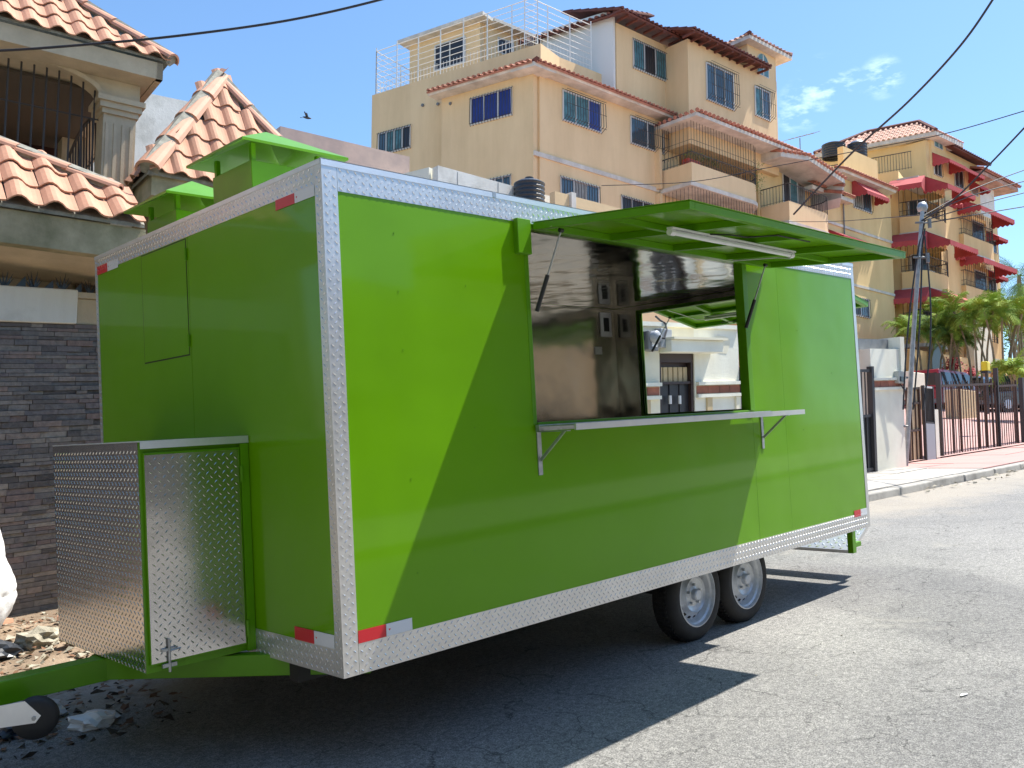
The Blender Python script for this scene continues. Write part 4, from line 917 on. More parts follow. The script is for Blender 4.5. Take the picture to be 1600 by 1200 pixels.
def white_house():
    C = at(683, 258, 17); h = empty('white_house', (C.x, C.y, gz(C.x)), 'white flat roofed house behind the trailer roof with bare parapet', 'house')
    FR = Fac(C, -6); FL = Fac(C, 100); zt = C.z
    s0 = FR.S(683); s1, z1 = FR.sz(868, 306); b = MB(); b.hexa([FR.P(s0, 0, -.2), FR.P(s1, 0, -.2), FR.P(s1, 0, 0), FR.P(s0, 0, 0), FR.P(s0, zt, -.2), FR.P(s1, zt - .05, -.2), FR.P(s1, zt - .05, 0), FR.P(s0, zt, 0)])
    b.build('front_wall', M['oldwhite'], h)
    b = MB(); FL.box(b, .21, 6, -.2, 0, 0, zt); b.build('side_wall', M['white_wall'], h)
    b = MB(); FR.box(b, s0 + .2, s1, -6, -.2, zt - .55, zt - .5); b.build('flat_roof', M['white_wall'], h)
    for k in range(3): a = s0 + (s1 - s0) * (k + .45) / 3; b = MB(); FR.box(b, a, a + .012, .001, .004, zt - 1, zt - .04); b.build('wall_joint', M['grey'], h)
    return FR, s1, zt
WFR, ws1, wzt = white_house()
def peach_annex():
    A = at(868, 306, 16.6); F = Fac(A, -6); z = at(868, 307, 17).z; h = empty('annex_house', (A.x, A.y, gz(A.x)), 'low peach annex wall beside the white parapet with corner pier', 'house')
    s2, z2 = F.sz(992, 331); s1 = F.S(893); b = MB(); F.box(b, 0.03, s1, -.2, -.05, 0, z); b.build('wall', M['peach'], h)
    b = MB(); F.box(b, s1, s1 + .12, -.4, .02, 0, z + .04); b.build('pier', M['trimw'], h)
    b = MB(); F.box(b, s1 + .12, s2 + 2.5, -3, 0, 0, z - .03); b.build('wall', M['peach'], h)
peach_annex()
def tank(c, r, hgt, label, m='tank', group=None, steel=False):
    mb = MB(); prof = [(r * .96, 0), (r, hgt * .03)]
    for k in range(5): prof += [(r, hgt * (.06 + .16 * k)), (r * .95, hgt * (.10 + .16 * k)), (r * .95, hgt * (.14 + .16 * k)), (r, hgt * (.18 + .16 * k))] if not steel else [(r, hgt * (.1 + .16 * k))]
    prof += [(r, hgt * .86), (r * .75, hgt * .95), (r * .3, hgt), (0, hgt)]
    mb.lathe(prof, c, (0, 0, 1), 24); o = mb.build('water_tank', M[m], label=label, cat='water tank', group=group, smooth=steel)
    ORG[o.name] = o.location.copy(); MB().bar(Vector(c) + Vector((0, 0, hgt)), Vector(c) + Vector((0, 0, hgt + .06)), r * .28, 12).build('lid', M[m], o)
    return o
c = at(827, 296, 18.2); c.z = wzt - .5; tank(c, .33, at(827, 282, 18.2).z - c.z, 'black plastic water tank behind the white parapet of the flat house')

def front_wall():                     # the long cream wall with its door, brick band, meter
    A = Vector((10.5, 4.02, 0)); F = Fac(A, -4.3); g = lambda s: gz(F.P(s, 0).x); sh = GX
    wl = empty('cream_front_wall', (10.5, 4.1, gz(10.5)), 'cream white street wall with a red tile band and black door', 'wall')
    def zz(u, v): s, z = F.sz(u, v); return s, z - sh * s          # height in the sheared wall frame
    sL = -6.2; sD0, sD1 = F.S(1031, 600), F.S(1085.5, 600); sG = F.S(1155, 600); sR0, sR1 = F.S(1361.5, 600), F.S(1411, 600)
    zb = gz(10.5) - .1; zB0, zB1 = zz(1120, 615)[1], zz(1120, 601.5)[1]; zDt = zz(1058, 552)[1]; zTop = zz(1120, 514)[1]
    def seg(s0, s1, z0, z1, o0=-.22, o1=0, name='wall_panel', m='cream', **k): b = MB(); F.box(b, s0, s1, o0, o1, z0, z1, sh); return b.build(name, M[m], wl, **k)
    seg(sL, sD0, zb, zTop); seg(sD1, sG, zb, zTop, m='white_wall'); seg(sD0, sD1, zDt, zTop)
    seg(sL, sG, zTop, zTop + .06, -.26, .04, 'coping', 'white_wall')
    zT2 = zz(1380, 545)[1]; seg(sR0, sR1, zb, zT2, m='white_wall')
    zT3 = zz(1380, 528)[1]; seg(sR0 - 1.5, sR1 - .12, zT2 + .001, zT3, -.5, -.2, 'roof_band', 'grey'); seg(sR1 - .11, sR1 + .05, zT2 - .6, zT3 + .03, -.5, .03, 'end_pier', 'white_wall')
    for (a, b_) in ((sL, sD0 - .02), (sD1 + .02, sG), (sR0, sR1)):
        seg(a, b_, zB0, zB1, 0, .008, 'band_bed', 'cream'); seg(a, b_, zB1 + .002, zB1 + .05, 0.001, .06, 'ledge', 'white_wall'); seg(a, b_, zB0 - .05, zB0 - .002, 0.001, .05, 'ledge', 'white_wall')
        n = max(1, int((b_ - a) / .26))
        for i in range(n): w_ = (b_ - a) / n; seg(a + i * w_ + .006, a + (i + 1) * w_ - .006, zB0 + .008, zB1 - .008, .0082, .016, 'band_tile', 'brickred')
    for a in (sD0 - .35, sD1 + .25, sD1 + .95): seg(a, a + .12, zb, zB0 - .055, .001, .03, 'pilaster', 'creamdk' if a != sD1 + .95 else 'cream')
    # lintel canopy
    s0, zc1 = zz(1037, 533); _, zc0 = zz(1037, 550); s1 = F.S(1111, 545); seg(s0 - .1, s1, zc0 - .02, zc1, .001, .22, 'door_canopy', 'white_wall', bevel=.01)
    seg(s0 - .1, s1 + .05, zc1 + .001, zc1 + .035, .001, .27, 'canopy_cap', 'cream')
    # door
    dz = lambda v: zz(1058, v)[1]; fr = MB(); w_ = .055
    F.box(fr, sD0, sD0 + w_, -.14, -.02, zb, zDt, sh); F.box(fr, sD1 - w_, sD1, -.14, -.02, zb, zDt, sh); F.box(fr, sD0 + w_, sD1 - w_, -.14, -.02, dz(566), zDt, sh); F.box(fr, sD0 + w_, sD1 - w_, -.13, -.03, dz(600), dz(596), sh)
    d = fr.build('door_frame', M['doorbrn'], wl)
    n = 6
    for i in range(n):
        a = sD0 + w_ + (sD1 - sD0 - 2 * w_) * i / n; b_ = sD0 + w_ + (sD1 - sD0 - 2 * w_) * (i + 1) / n; q = MB(); F.box(q, a + .012, b_ - .012, -.10, -.08, dz(596) + .002, dz(573), sh); q.build('transom_slat', M['creamdk'], d)
        q = MB(); F.box(q, a + .004, b_ - .004, -.11, -.06 - (.012 if i % 2 else 0), zb + .08, dz(600) - .001, sh); q.build('door_panel', M['doorblk'], d)
    q = MB(); F.box(q, sD0 + w_, sD1 - w_, -.13, -.105, dz(573), dz(566), sh); q.build('transom_rail', M['doorbrn'], d)
    q = MB(); F.box(q, sD0 + w_, sD1 - w_, -.135, -.115, zb, dz(566), sh); q.build('door_back', M['doorblk'], d)
    for u in (1049, 1064): s_, z_ = F.sz(u, 631); _, z2_ = F.sz(u, 618); q = MB(); q.bar(F.P(s_, z_, -.02), F.P(s_, z2_, -.02), .022, 8); q.build('door_handle', M['whitepl'], d)
    # gate to the right of the panel
    gt = empty('black_bar_gate', F.P(sG + .2, gz(12) + .1, .02), 'tall black bar gate closing the gap in the cream wall', 'gate'); F3 = F
    zt = zz(1358, 577)[1]; zg = zb + .25
    for s_ in (sG + .02, sR0 - .06): q = MB(); F.box(q, s_, s_ + .08, -.05, .05, zb + .1, zt + .05, sh); q.build('gate_post', M['iron'], gt)
    for z_ in (zt - .05, zg + .95, zg): q = MB(); F.box(q, sG + .1, sR0 - .06, -.02, .02, z_, z_ + .05, sh); q.build('gate_rail', M['iron'], gt)
    k = int((sR0 - sG) / .13)
    for i in range(k): a = sG + .14 + i * (sR0 - sG - .25) / k; q = MB(); F.box(q, a, a + .018, -.01, .01, zg, zt, sh); q.build('gate_bar', M['iron'], gt)
    q = MB(); F.box(q, sG + .1, sR0 - .06, -.015, -.01, zg, zg + .95, sh); q.build('kick_plate', M['doorblk'], gt)
    # dark house front behind gate
    # electric meters
    mt = empty('electric_meter', F.P(F.S(1020), F.sz(1020, 548)[1], .05), 'grey electric meter with glass dome and cables left of the black door', 'meter')
    s0, z1 = F.sz(1022, 514); s1, z0 = F.sz(1040, 546); q = MB(); F.box(q, s0, s1, .001, .12, z0, z1); q.build('back_box', M['greybox'], mt, bevel=.01)
    s0, z1 = F.sz(1008, 517, .1); s1, z0 = F.sz(1024, 549, .1); q = MB(); F.box(q, s0, s1, .001, .16, z0, z1); q.build('meter_box', M['grey'], mt, bevel=.01)
    cc = F.P((s0 + s1) / 2, (z0 + z1) / 2 + .05, .16); q = MB().lathe([(.085, 0), (.085, .06), (.06, .09), (0, .1)], cc, F.n, 16); q.build('glass_dome', M['greybox'], mt, smooth=True)
    q = MB(); F.box(q, s0 + .06, s1 - .04, .161, .17, z0 + .05, z0 + .13); q.build('meter_plate', M['whitepl'], mt)
    q = MB().tube([F.P(s1, z1 - .05, .1), F.P(s1 + .12, z1 - .08, .16), F.P(s1 + .22, z1 + .05, .12), F.P(s1 + .28, z1 + .16, .05), F.P(s1 + .2, z1 + .2, .02), F.P(s1 + .1, z1 + .24, .03)], .014, 6); q.build('service_cable', M['wire'], mt)
    q = MB().tube([F.P(s0 - .02, z1 - .02, .1), F.P(s0 - .06, z1 - .25, .1), F.P(s0 - .03, z0 + .02, .08)], .018, 6); q.build('service_cable', M['wire'], mt)
    m2_ = empty('electric_meter', F.P(F.S(1402), F.sz(1402, 600)[1], .02), 'small pale grey meter box on the wall end beside the leaning pole', 'meter')
    s0, z1 = F.sz(1396, 580); s1, z0 = F.sz(1407, 600); q = MB(); F.box(q, s0, s1, .001, .1, z0, z1); q.build('meter_box', mat('pale_grey_box', (.45, .46, .42), .6), m2_, bevel=.01)
    q = MB(); F.box(q, s0 + .03, s1 - .03, .101, .108, z0 + .03, z0 + .12); q.build('meter_window', M['dkglass'], m2_)
    q = MB().tube([F.P((s0 + s1) / 2, z0, .05), F.P(s1, z0 - .1, .06), F.P(s1 + .1, z0 - .12, .06)], .012, 6); q.build('service_cable', M['wire'], m2_)
    # damp patch of repaired plaster
    s0, z1 = F.sz(1128, 526); q = MB()
    ring = [(s0 + .18 * math.cos(a) * (1 + .2 * math.sin(3 * a)), z1 - .12 + .17 * math.sin(a) * (1 + .25 * math.cos(2 * a))) for a in [2 * math.pi * k / 16 for k in range(16)]]
    F.poly(q, ring, .0015, .004); q.build('plaster_patch', M['cream'], wl)
    return F, sh
FW1, _sh = front_wall()

# leaning pole with lamp head and cables
def pole():
    D = 17.0; a, b_ = at(1414, 705, D), at(1441, 330, D - .5)
    o = empty('utility_pole', a, 'thin galvanised pole leaning to the right above the wall end', 'pole')
    MB().bar(a - Vector((0, 0, .3)), a.lerp(b_, .45), .048, 12, r2=.043).build('pole_shaft', M['pole'], o); MB().bar(a.lerp(b_, .45), b_, .040, 12, r2=.036).build('pole_shaft', M['pole'], o)
    h = at(1441, 326, D - .5); MB().lathe([(.0, .13), (.07, .11), (.10, .03), (.08, -.04), (.03, -.06)], h, (0.2, 0, 1), 14).build('weatherhead', M['pole'], o, smooth=True)
    for (u, v) in ((1440, 348), (1437, 402)): p = at(u, v, D - .5); MB().bar(p - RT * .12, p + RT * .16, .02, 6).bar(p + RT * .15 - Vector((0, 0, .1)), p + RT * .15 + Vector((0, 0, .08)), .035, 8).build('insulator_bracket', M['grey'], o)
    for k, dx in enumerate((-.18, .1, .22)):
        pts = [at(1441, 345 + 12 * k, D - .5) + RT * .05]
        for i in range(1, 9): f_ = i / 8; pts.append(at(1441 + (1412 + 14 * k - 1441) * f_ + 10 * math.sin(f_ * 3) * (k - .6), 350 + (640 - 350) * f_, D - .45))
        MB().tube(pts, .016, 5).build('drop_cable', M['wire'], o)
    for v in (590, 666): p = at(1412, v, D - .2); MB().bar(p - RT * .12, p + RT * .08, .02, 6).build('pole_clamp', M['grey'], o)
pole()

# overhead wires
def wire(pts, r, label, group='overhead wires'):
    P = [at(*p) for p in pts]; out_ = []
    n = len(P)
    for i in range(n - 1):                 # Catmull-Rom
        p0, p1, p2, p3 = P[max(0, i - 1)], P[i], P[i + 1], P[min(n - 1, i + 2)]
        for k in range(8):
            t = k / 8; out_.append(.5 * ((2 * p1) + (p2 - p0) * t + (2 * p0 - 5 * p1 + 4 * p2 - p3) * t * t + (-p0 + 3 * p1 - 3 * p2 + p3) * t ** 3))
    out_.append(P[-1]); solo(MB().tube(out_, r, 6), 'overhead_wire', M['wire'], label, 'wire', group)
wire([(-150, 82, 7.5), (0, 79, 7.6), (130, 70, 7.7), (260, 58, 7.8), (400, 40, 8), (500, 22, 8.1), (600, -2, 8.2), (700, -30, 8.3)], .012, 'thick black cable sweeping across the top left over the tiled roofs')
wire([(1240, 335, 26), (1330, 240, 24), (1420, 158, 22), (1500, 72, 20), (1556, -8, 19), (1600, -80, 18)], .028, 'thick black cable rising steeply to the top right of the sky')
wire([(1440, 345, 16.5), (1490, 312, 15.8), (1545, 258, 15), (1605, 195, 14)], .016, 'dark cable climbing from the leaning pole head to the right edge')
wire([(940, 290, 30), (1080, 284, 28), (1200, 262, 26), (1380, 228, 24), (1480, 208, 22), (1605, 172, 20)], .012, 'thin wire crossing in front of the balconies below the cloud')
wire([(1440, 350, 16.5), (1520, 336, 17), (1605, 322, 18)], .011, 'lowest thin wire right of the leaning pole')
wire([(1440, 346, 16.5), (1520, 322, 17), (1605, 300, 18)], .011, 'second lowest thin wire right of the leaning pole')
wire([(1441, 340, 16.5), (1520, 305, 17), (1605, 282, 18)], .011, 'third thin wire up on the right of the leaning pole')
wire([(1441, 338, 16.5), (1520, 296, 17), (1605, 264, 18)], .011, 'topmost of the fanned thin wires right of the pole')
wire([(1210, 346, 30), (1300, 346, 28), (1441, 336, 16.5)], .009, 'faint thin wire across the yellow wall left of the pole')

# bird
def bird():
    c = at(480, 184, 26); s_ = .13
    m_ = MB().lathe([(0, -1.2 * s_), (.18 * s_, -.8 * s_), (.30 * s_, -.2 * s_), (.28 * s_, .3 * s_), (.16 * s_, .7 * s_), (.14 * s_, .85 * s_), (0, 1.1 * s_)], c, RT * .9 - Vector((0, 0, .2)), 10)
    b = empty('bird', c, 'small dark bird flying in the sky above the pink wall', 'bird'); m_.build('body', M['tank'], b, smooth=True)
    for s in (1, -1):
        r = c + Vector((0, 0, .02)); t = r + Vector((0, 0, 1.5 * s_)) * (1 if s > 0 else .6) + FH * s * 1.1 * s_ - RT * .3 * s_; MB().prism([r + RT * .3 * s_, r - RT * .3 * s_, t - RT * .25 * s_, t], Vector((.004, .004, 0))).build('wing', M['tank'], b)
    tl = c - RT * 1.0 * s_; MB().prism([tl, tl - RT * .6 * s_ + FH * .2 * s_, tl - RT * .6 * s_ - FH * .2 * s_], Vector((0, 0, .006))).build('tail', M['tank'], b)
bird()

# ================================================================== apartment building (nearer)
def arc_pts(F, s0, s1, o0, o1, r, n=6):   # plan of a balcony: out from the wall, along, rounded far end back to the wall
    P = [F.P(s0, 0, o0), F.P(s0, 0, o1), F.P(s1 - r, 0, o1)]
    for k in range(1, n + 1): a = math.pi / 2 * k / n; P.append(F.P(s1 - r + r * math.sin(a), 0, o1 - r + r * math.cos(a)))
    P.append(F.P(s1, 0, o0)); return P
def plan_slab(parent, pts, z0, z1, name, m, grow=0):
    pts = [Vector((p[0], p[1], 0)) for p in pts]; c = sum(pts, Vector()) / len(pts)
    q = [p + (p - c).normalized() * grow for p in pts]
    return MB().prism([Vector((p.x, p.y, z0)) for p in q], (0, 0, z1 - z0)).build(name, M[m], parent)
def arch_window(parent, F, s0, s1, z0, z1, o=0):
    c, r = (s0 + s1) / 2, (s1 - s0) / 2; zs = z1 - r
    ring = [(s0, z0), (s1, z0), (s1, zs)] + [(c + r * math.cos(a), zs + r * math.sin(a)) for a in [math.pi * k / 8 for k in range(1, 8)]] + [(s0, zs)]
    f = MB(); F.poly(f, [(c + (a - c) * 1.12, z0 + (z - z0) * 1.04 - .03) for a, z in ring], o + .002, o + .03); w_ = f.build('arched_window', M['framew'], parent)
    g = MB(); F.poly(g, ring, o + .031, o + .036); g.build('pane', M['curtain'], w_); g = MB(); F.box(g, c - .03, c + .03, o + .037, o + .05, z0, z1 - .03); F.box(g, s0, s1, o + .037, o + .049, zs - .04, zs + .02); g.build('glazing_bar', M['framew'], w_)
C0 = at(833.5, 300, 30.0)
FR = Fac(C0, YAW / R(1) - 49.8); FL = Fac(C0, YAW / R(1) + 56.3)
def apartments_a():
    bd = empty('apartment_building', (C0.x + 3, C0.y + 3, gz(C0.x) + 1), 'peach four storey apartment block with white roof terrace railing, tallest in view', 'building')
    zB = 1.0
    def wall(F, s0, s1, o0, o1, z0, z1, m='peach', name='wall', **k): b = MB(); F.box(b, s0, s1, o0, o1, z0, z1); return b.build(name, M[m], bd, **k)
    zE = FR.sz(836, 112)[1]                        # under the eave
    zP = FR.sz(836, 60)[1]                         # parapet top
    sRm = FR.S(1062, 300)
    # left wing: recessed part and projecting part
    sp, sl = FL.S(690, 200), FL.S(567, 200, -.5)
    sl = FL.S(567, 200); 
    wall(FL, .0, sp, -6, 0, zB, zE + .3, 'peach'); wall(FL, sp + .001, sl, -6, -.5, zB, zP, 'peach'); wall(FL, .0, sp, -6, -.5, zE + .3, zP, 'peach')
    wall(FR, .3, sRm, -8, -.001, zB, zE + .3); wall(FR, 0.4, FR.S(960, 100, -.5), -6, -.5, zE + .3, zP)
    wall(FR, FR.S(960, 100, -.5), sRm, -6, -.4, zE + .3, zE + .6)
    # cornice string
    zc = FR.sz(833.5, 238)[1]; wall(FR, 0, sRm, .001, .05, zc - .1, zc + .06, 'trimw', 'string_course')
    # eaves: sloping white soffit slab and barrel tiles
    def eave(F, s0, s1, z, out_=.55, rise=.32):
        b = MB(); P = [F.P(s0, z, -.05), F.P(s0, z, out_ - .05), F.P(s0, z + .10, out_), F.P(s0, z + rise + .1, -.5)]; b.prism(P, F.t * (s1 - s0)); b.build('eave_slab', M['trimw'], bd)
        A, B = F.P(s0, z + .12, out_ + .06), F.P(s1, z + .12, out_ + .06); D_, C_ = F.P(s0, z + rise + .14, -.45), F.P(s1, z + rise + .14, -.45)
        far_roof(bd, A, B, C_, D_, 'fartile', .22, .075)
    eave(FL, -.3, sp + .25, zE - .06); eave(FR, -.35, sRm + .1, zE - .06)
    pa, pb = FR.P(0, 0, .53), FL.P(0, 0, .53); dd = pb - pa; den = FR.t.x * FL.t.y - FR.t.y * FL.t.x; xk = pa + FR.t * ((dd.x * FL.t.y - dd.y * FL.t.x) / den)
    MB().prism([Vector((p.x, p.y, zE - .10)) for p in (FR.P(.6, 0, .0), FR.P(.6, 0, .53), xk, FL.P(.6, 0, .53), FL.P(.6, 0, .0), FR.P(.2, 0, -.3))], (0, 0, .16)).build('eave_corner', M['trimw'], bd)
    MB().bar(FR.P(-.36, zE + .1, .6), FR.P(.2, zE + .42, -.5), .11, 6).build('ridge_tile', M['tiledark'], bd)
    # windows, left wing
    window(bd, FL, 592, 642, 209, 244, panes=4, o=-.498, cols=['dkglass', 'curtain', 'curtain', 'glass'])
    window(bd, FL, 736, 801, 154, 197, panes=3, cols=['bluecur', 'bluecur', 'bluecur'], bulge=.10)
    window(bd, FL, 762, 799, 281, 330, panes=3, cols=['glass', 'curtain'])
    window(bd, FR, 878, 938, 140, 188, panes=3, cols=['curtain', 'curtain', 'bluecur'], bulge=.3, rows=(.05, .5, .95))
    window(bd, FR, 984, 1036, 181, 224, panes=2, cols=['curtain', 'glass'], bulge=.3, rows=(.05, .5, .95))
    window(bd, FR, 875, 935, 275, 330, panes=3, cols=['glass', 'curtain']); window(bd, FR, 970, 1020, 305, 350, panes=3, cols=['dkglass', 'glass'])
    for (u, v) in ((648, 158), (672, 156), (704, 162)): s_, z_ = FL.sz(u, v); MB().bar(FL.P(s_, z_, -.5 if u < 690 else 0), FL.P(s_, z_, .04 if u > 690 else -.44), .06, 8).build('drain_spout', M['grey'], bd)
    # white terrace railing: posts, long rails, balusters
    zR = FR.sz(838, -18)[1]; pl_ = [(FL, sl - .06, -.6), (FL, .0, -.6)]
    def rail_run(F, s0, s1, o, posts, z0, z1, nr):
        for i in range(posts + 1): a = s0 + (s1 - s0) * i / posts; b = MB(); b.bar(F.P(a, z0, o), F.P(a, z1 + (.15 if i % 3 == 0 else 0), o), .03, 4); b.build('railing_post', M['ironw'], bd)
        for i in range(nr): z_ = z0 + (z1 - z0) * (i + 1) / nr; b = MB(); b.bar(F.P(s0, z_, o), F.P(s1, z_, o), .014 if i < nr - 1 else .022, 4); b.build('railing_rail', M['ironw'], bd)
        b = MB(); n = int(abs(s1 - s0) / .16)
        for i in range(n): a = s0 + (s1 - s0) * (i + .5) / n; b.bar(F.P(a, z0, o), F.P(a, z0 + .55, o), .01, 4, cap=False)
        b.build('balusters', M['ironw'], bd, kind='stuff')
    rail_run(FL, .2, sl - .1, -.62, 7, zP, zR, 8); rail_run(FR, .15, FR.S(924, 60, -.6), -.62, 3, zP, zR, 8)
    G2 = Fac(FL.P(sl - .1, 0, -.62), 0); G2.t = -FL.n; G2.n = FL.t; rail_run(G2, 0, 4.5, 0, 3, zP, zR, 8)
    # terrace house with flat slab
    Ct = at(750, 100, 34.5); TL = Fac(Ct, YAW / R(1) + 56.3); TR_ = Fac(Ct, YAW / R(1) - 49.8); z1 = at(750, 34, 34.5).z
    s2 = TL.S(640, 100); s3 = TR_.S(850, 60)
    b = MB(); TL.box(b, 0, s2, -4, 0, zP - 1.2, z1); b.build('terrace_room_wall', M['peach'], bd); b = MB(); TR_.box(b, .3, s3, -4, -.001, zP - 1.2, z1); b.build('terrace_room_wall', M['peach'], bd)
    b = MB(); TL.box(b, -.45, s2 + .3, -4.4, .45, z1, z1 + .13); b.build('terrace_roof_slab', M['trimw'], bd); b = MB(); TR_.box(b, .4, s3, -4, .45, z1 + .003, z1 + .133); b.build('terrace_roof_slab', M['trimw'], bd)
    window(bd, TL, 680, 728, 72, 112, panes=2, cols=['dkglass'], bars=None); window(bd, TR_, 777, 802, 58, 82, panes=2, cols=['dkglass'], bars=None)
    # upper block
    sU0, sU1 = FR.S(963.5, 100), FR.S(1066, 100); zU0 = zE + .35; zU = FR.sz(964, 36)[1]
    wall(FR, sU0, sU1, -5, -.002, zU0, zU)
    s_w = FR.S(963.5, 100); FUL = Fac(FR.P(s_w, 0, 0), YAW / R(1) + 56.3); b = MB(); FUL.box(b, .05, 3.3, .0, .16, zU0 - .2, FR.sz(963, 17)[1]); b.build('white_screen_wall', M['ironw'], bd)
    window(bd, FR, 988, 1040, 60, 106, panes=3, cols=['curtain', 'glass', 'curtain'], bulge=.12)
    def dark_eave(F, s0, s1, z, out_=.65, rise=.55, back=-2.5):
        A, B, C_, D_ = F.P(s0, z, out_), F.P(s1, z, out_), F.P(s1, z + (out_ - back) * .36, back), F.P(s0, z + (out_ - back) * .36, back)
        far_roof(bd, A, B, C_, D_, 'tiledark', .24, .09)
        n = int((s1 - s0) / .5)
        for i in range(n + 1): a = s0 + .05 + (s1 - s0 - .1) * i / n; b = MB(); F.box(b, a - .035, a + .035, .01, out_ - .03, z - .12, z - .04); b.build('rafter', M['tiledark'], bd)
    dark_eave(FR, sU0 - .5, sU1 + .2, zU + .16)
    # left gable edge of that roof, seen running up to the left
    A = FR.P(sU0 - .5, zU + .1, .6); FUL2 = FUL; zz = at(905, 46, 37).z
    far_roof(bd, FUL.P(4.2, zU + .14, .45), FUL.P(0 - .6, zU + .14, .45), FUL.P(-.6, zU + 1.1, -2.2), FUL.P(4.2, zU + 1.1, -2.2), 'tiledark', .26, .09)
    # stair bay
    oV = 1.15; FV = FR.off(oV); sV0, sV1 = FV.S(1076, 150), FV.S(1191, 100); zV = FV.sz(1078, 62)[1]; zVb = FV.sz(1080, 186)[1]
    sT1 = FV.S(1214, 150)
    def wv(s0, s1, o0, o1, z0, z1, m='peach', name='wall', **k): b = MB(); FV.box(b, s0, s1, o0, o1, z0, z1); return b.build(name, M[m], bd, **k)
    sV1 = FV.S(1181, 100); wv(sV0, sT1, -7, 0, zVb - 1.0, zV)
    A, B = FV.P(sV0 - .45, zV + .05, .6), FV.P(sV1 + .25, zV + .05, .6); C_, D_ = FV.P(sV1 + .25, zV + 1.2, -2.4), FV.P(sV0 - .45, zV + 1.2, -2.4); far_roof(bd, A, B, C_, D_, 'tiledark', .24, .09)
    n = 10
    for i in range(n + 1): a = sV0 - .3 + (sV1 - sV0 + .4) * i / n; wv(a - .035, a + .035, .01, .55, zV - .09, zV - .005, 'tiledark', 'rafter')
    window(bd, FV, 1102, 1145, 97, 155, panes=3, cols=['glass', 'curtain'], bulge=.32, rows=(.03, .35, .65, .97))
    window(bd, FV, 1178, 1202, 134, 180, panes=2, o=-.0, cols=['curtain', 'glass'], bulge=.3, rows=(.03, .5, .97))
    # tower above with arched window and pale tile hip roof
    oT = -.015; zT = FV.sz(1216, 88, oT)[1]; sTa, sTb = FV.S(1168, 80, oT), FV.S(1218, 80, oT)
    wv(sTa, sT1 - .004, -3.8, oT, zV + .001, zT)
    s0, z1_ = FV.sz(1183, 86, oT); s1, z0_ = FV.sz(1200, 122, oT); arch_window(bd, FV, s0, s1, z0_, z1_ + .15, oT)
    z0 = zT; e = .38; a0, a1, b0, b1 = sTa - e, sTb + e, oT + e, -4.2
    P1, P2, P3, P4 = FV.P(a0, z0, b0), FV.P(a1, z0, b0), FV.P(a1, z0, b1), FV.P(a0, z0, b1); hw_ = (a1 - a0) / 2; m1, m2_ = FV.P(a0 + hw_, z0 + .8, b1 + hw_ * 1.1), FV.P(a0 + hw_ + .02, z0 + .8, b0 - hw_ * 1.1)
    MB().prism([P1, P2, P3, P4], (0, 0, -.16)).build('eave_slab', M['trimw'], bd)
    far_roof(bd, P1, P2, m2_, m2_, 'tilepale', .26, .085); far_roof(bd, P2, P3, m1, m2_, 'tilepale', .26, .085); far_roof(bd, P4, P1, m2_, m1, 'tilepale', .26, .085)
    for q in ((P2, m2_), (P1, m2_), (m1, m2_)): MB().bar(q[0] + Vector((0, 0, .06)), q[1] + Vector((0, 0, .06)), .11, 6).build('ridge_tile', M['tiledark'], bd)
    # balconies below the stair bay: parapet, railing, grille, recess, roof
    def balcony(zf, zp, ztop, s0, s1, out_, r, grille=True, rail=None, m='peach', cols=('glass', 'curtain'), roof=True, FB=FV, back=-1.1, plants=False, mw='goldin'):
        pts = arc_pts(FB, s0, s1, -.2, out_, r)
        b = MB(); ribbon(b, pts, zf, zp, .12 if (pts[1] - pts[0]).cross(pts[2] - pts[1]).z > 0 else -.12); b.build('balcony_parapet', M[m], bd)
        plan_slab(bd, pts, zf - .16, zf - .001, 'balcony_slab', 'trimw', .06)
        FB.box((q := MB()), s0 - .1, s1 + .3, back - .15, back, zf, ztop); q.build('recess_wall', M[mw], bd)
        for sx in (s0 - .25, s1 + .12): FB.box((q := MB()), sx, sx + .14, back, -.05, zf, ztop); q.build('side_wall', M[m], bd)
        railing(bd, pts, zp, zp + (rail or .42), 'iron', .16, .012, 'balcony_railing')
        if grille:
            b = MB(); 
            for k in range(len(pts) - 1):
                a_, c_ = pts[k], pts[k + 1]; n_ = max(1, int((c_ - a_).length / .17))
                for i in range(n_): p = a_.lerp(c_, i / n_); b.bar((p.x, p.y, zp + .3), (p.x, p.y, ztop), .011, 4, cap=False)
            for z_ in (zp + (ztop - zp) * .55,): b.tube([Vector((p.x, p.y, z_)) for p in pts], .011, 4)
            b.build('balcony_grille', M['iron'], bd)
        win_m(bd, FB, s0 + .55, s0 + .55 + 1.35, zf + .05, zf + 2.1, 2, back, cols=list(cols), bars=None, name='balcony_door')
        lampm = MB().bar(FB.P((s0 + s1) / 2 + .5, zf + 1.9, back + .05), FB.P((s0 + s1) / 2 + .5, zf + 2.05, back + .16), .07, 8); lampm.build('wall_lamp', M['iron'], bd)
        if plants:
            q = MB(); FB.box(q, s0 + .12, s0 + .85, out_ - .55, out_ - .25, zp - .02, zp + .25); q.build('planter_box', mat('red_planter', (.5, .06, .03), .6), bd)
            f = MB()
            for k in range(220):
                c = FB.P(s0 + .1 + random.random() * 1.9, zp + .3 + random.random() * .35, out_ - .5 + random.random() * .3); d = Vector((random.uniform(-1, 1), random.uniform(-1, 1), random.uniform(-.6, 1))) * .09; f.poly([c, c + d, c + d.orthogonal().normalized() * .05])
            for k in range(160):
                c = FB.P(s1 - .7 + random.random() * .6, zp - .3 + random.random() * 1.4, out_ - .3 + random.random() * .4); d = Vector((random.uniform(-1, 1), random.uniform(-1, 1), random.uniform(-1, .4))) * .10; f.poly([c, c + d, c + d.orthogonal().normalized() * .05])
            f.build('balcony_plants', M['plant2'], bd, kind='stuff')
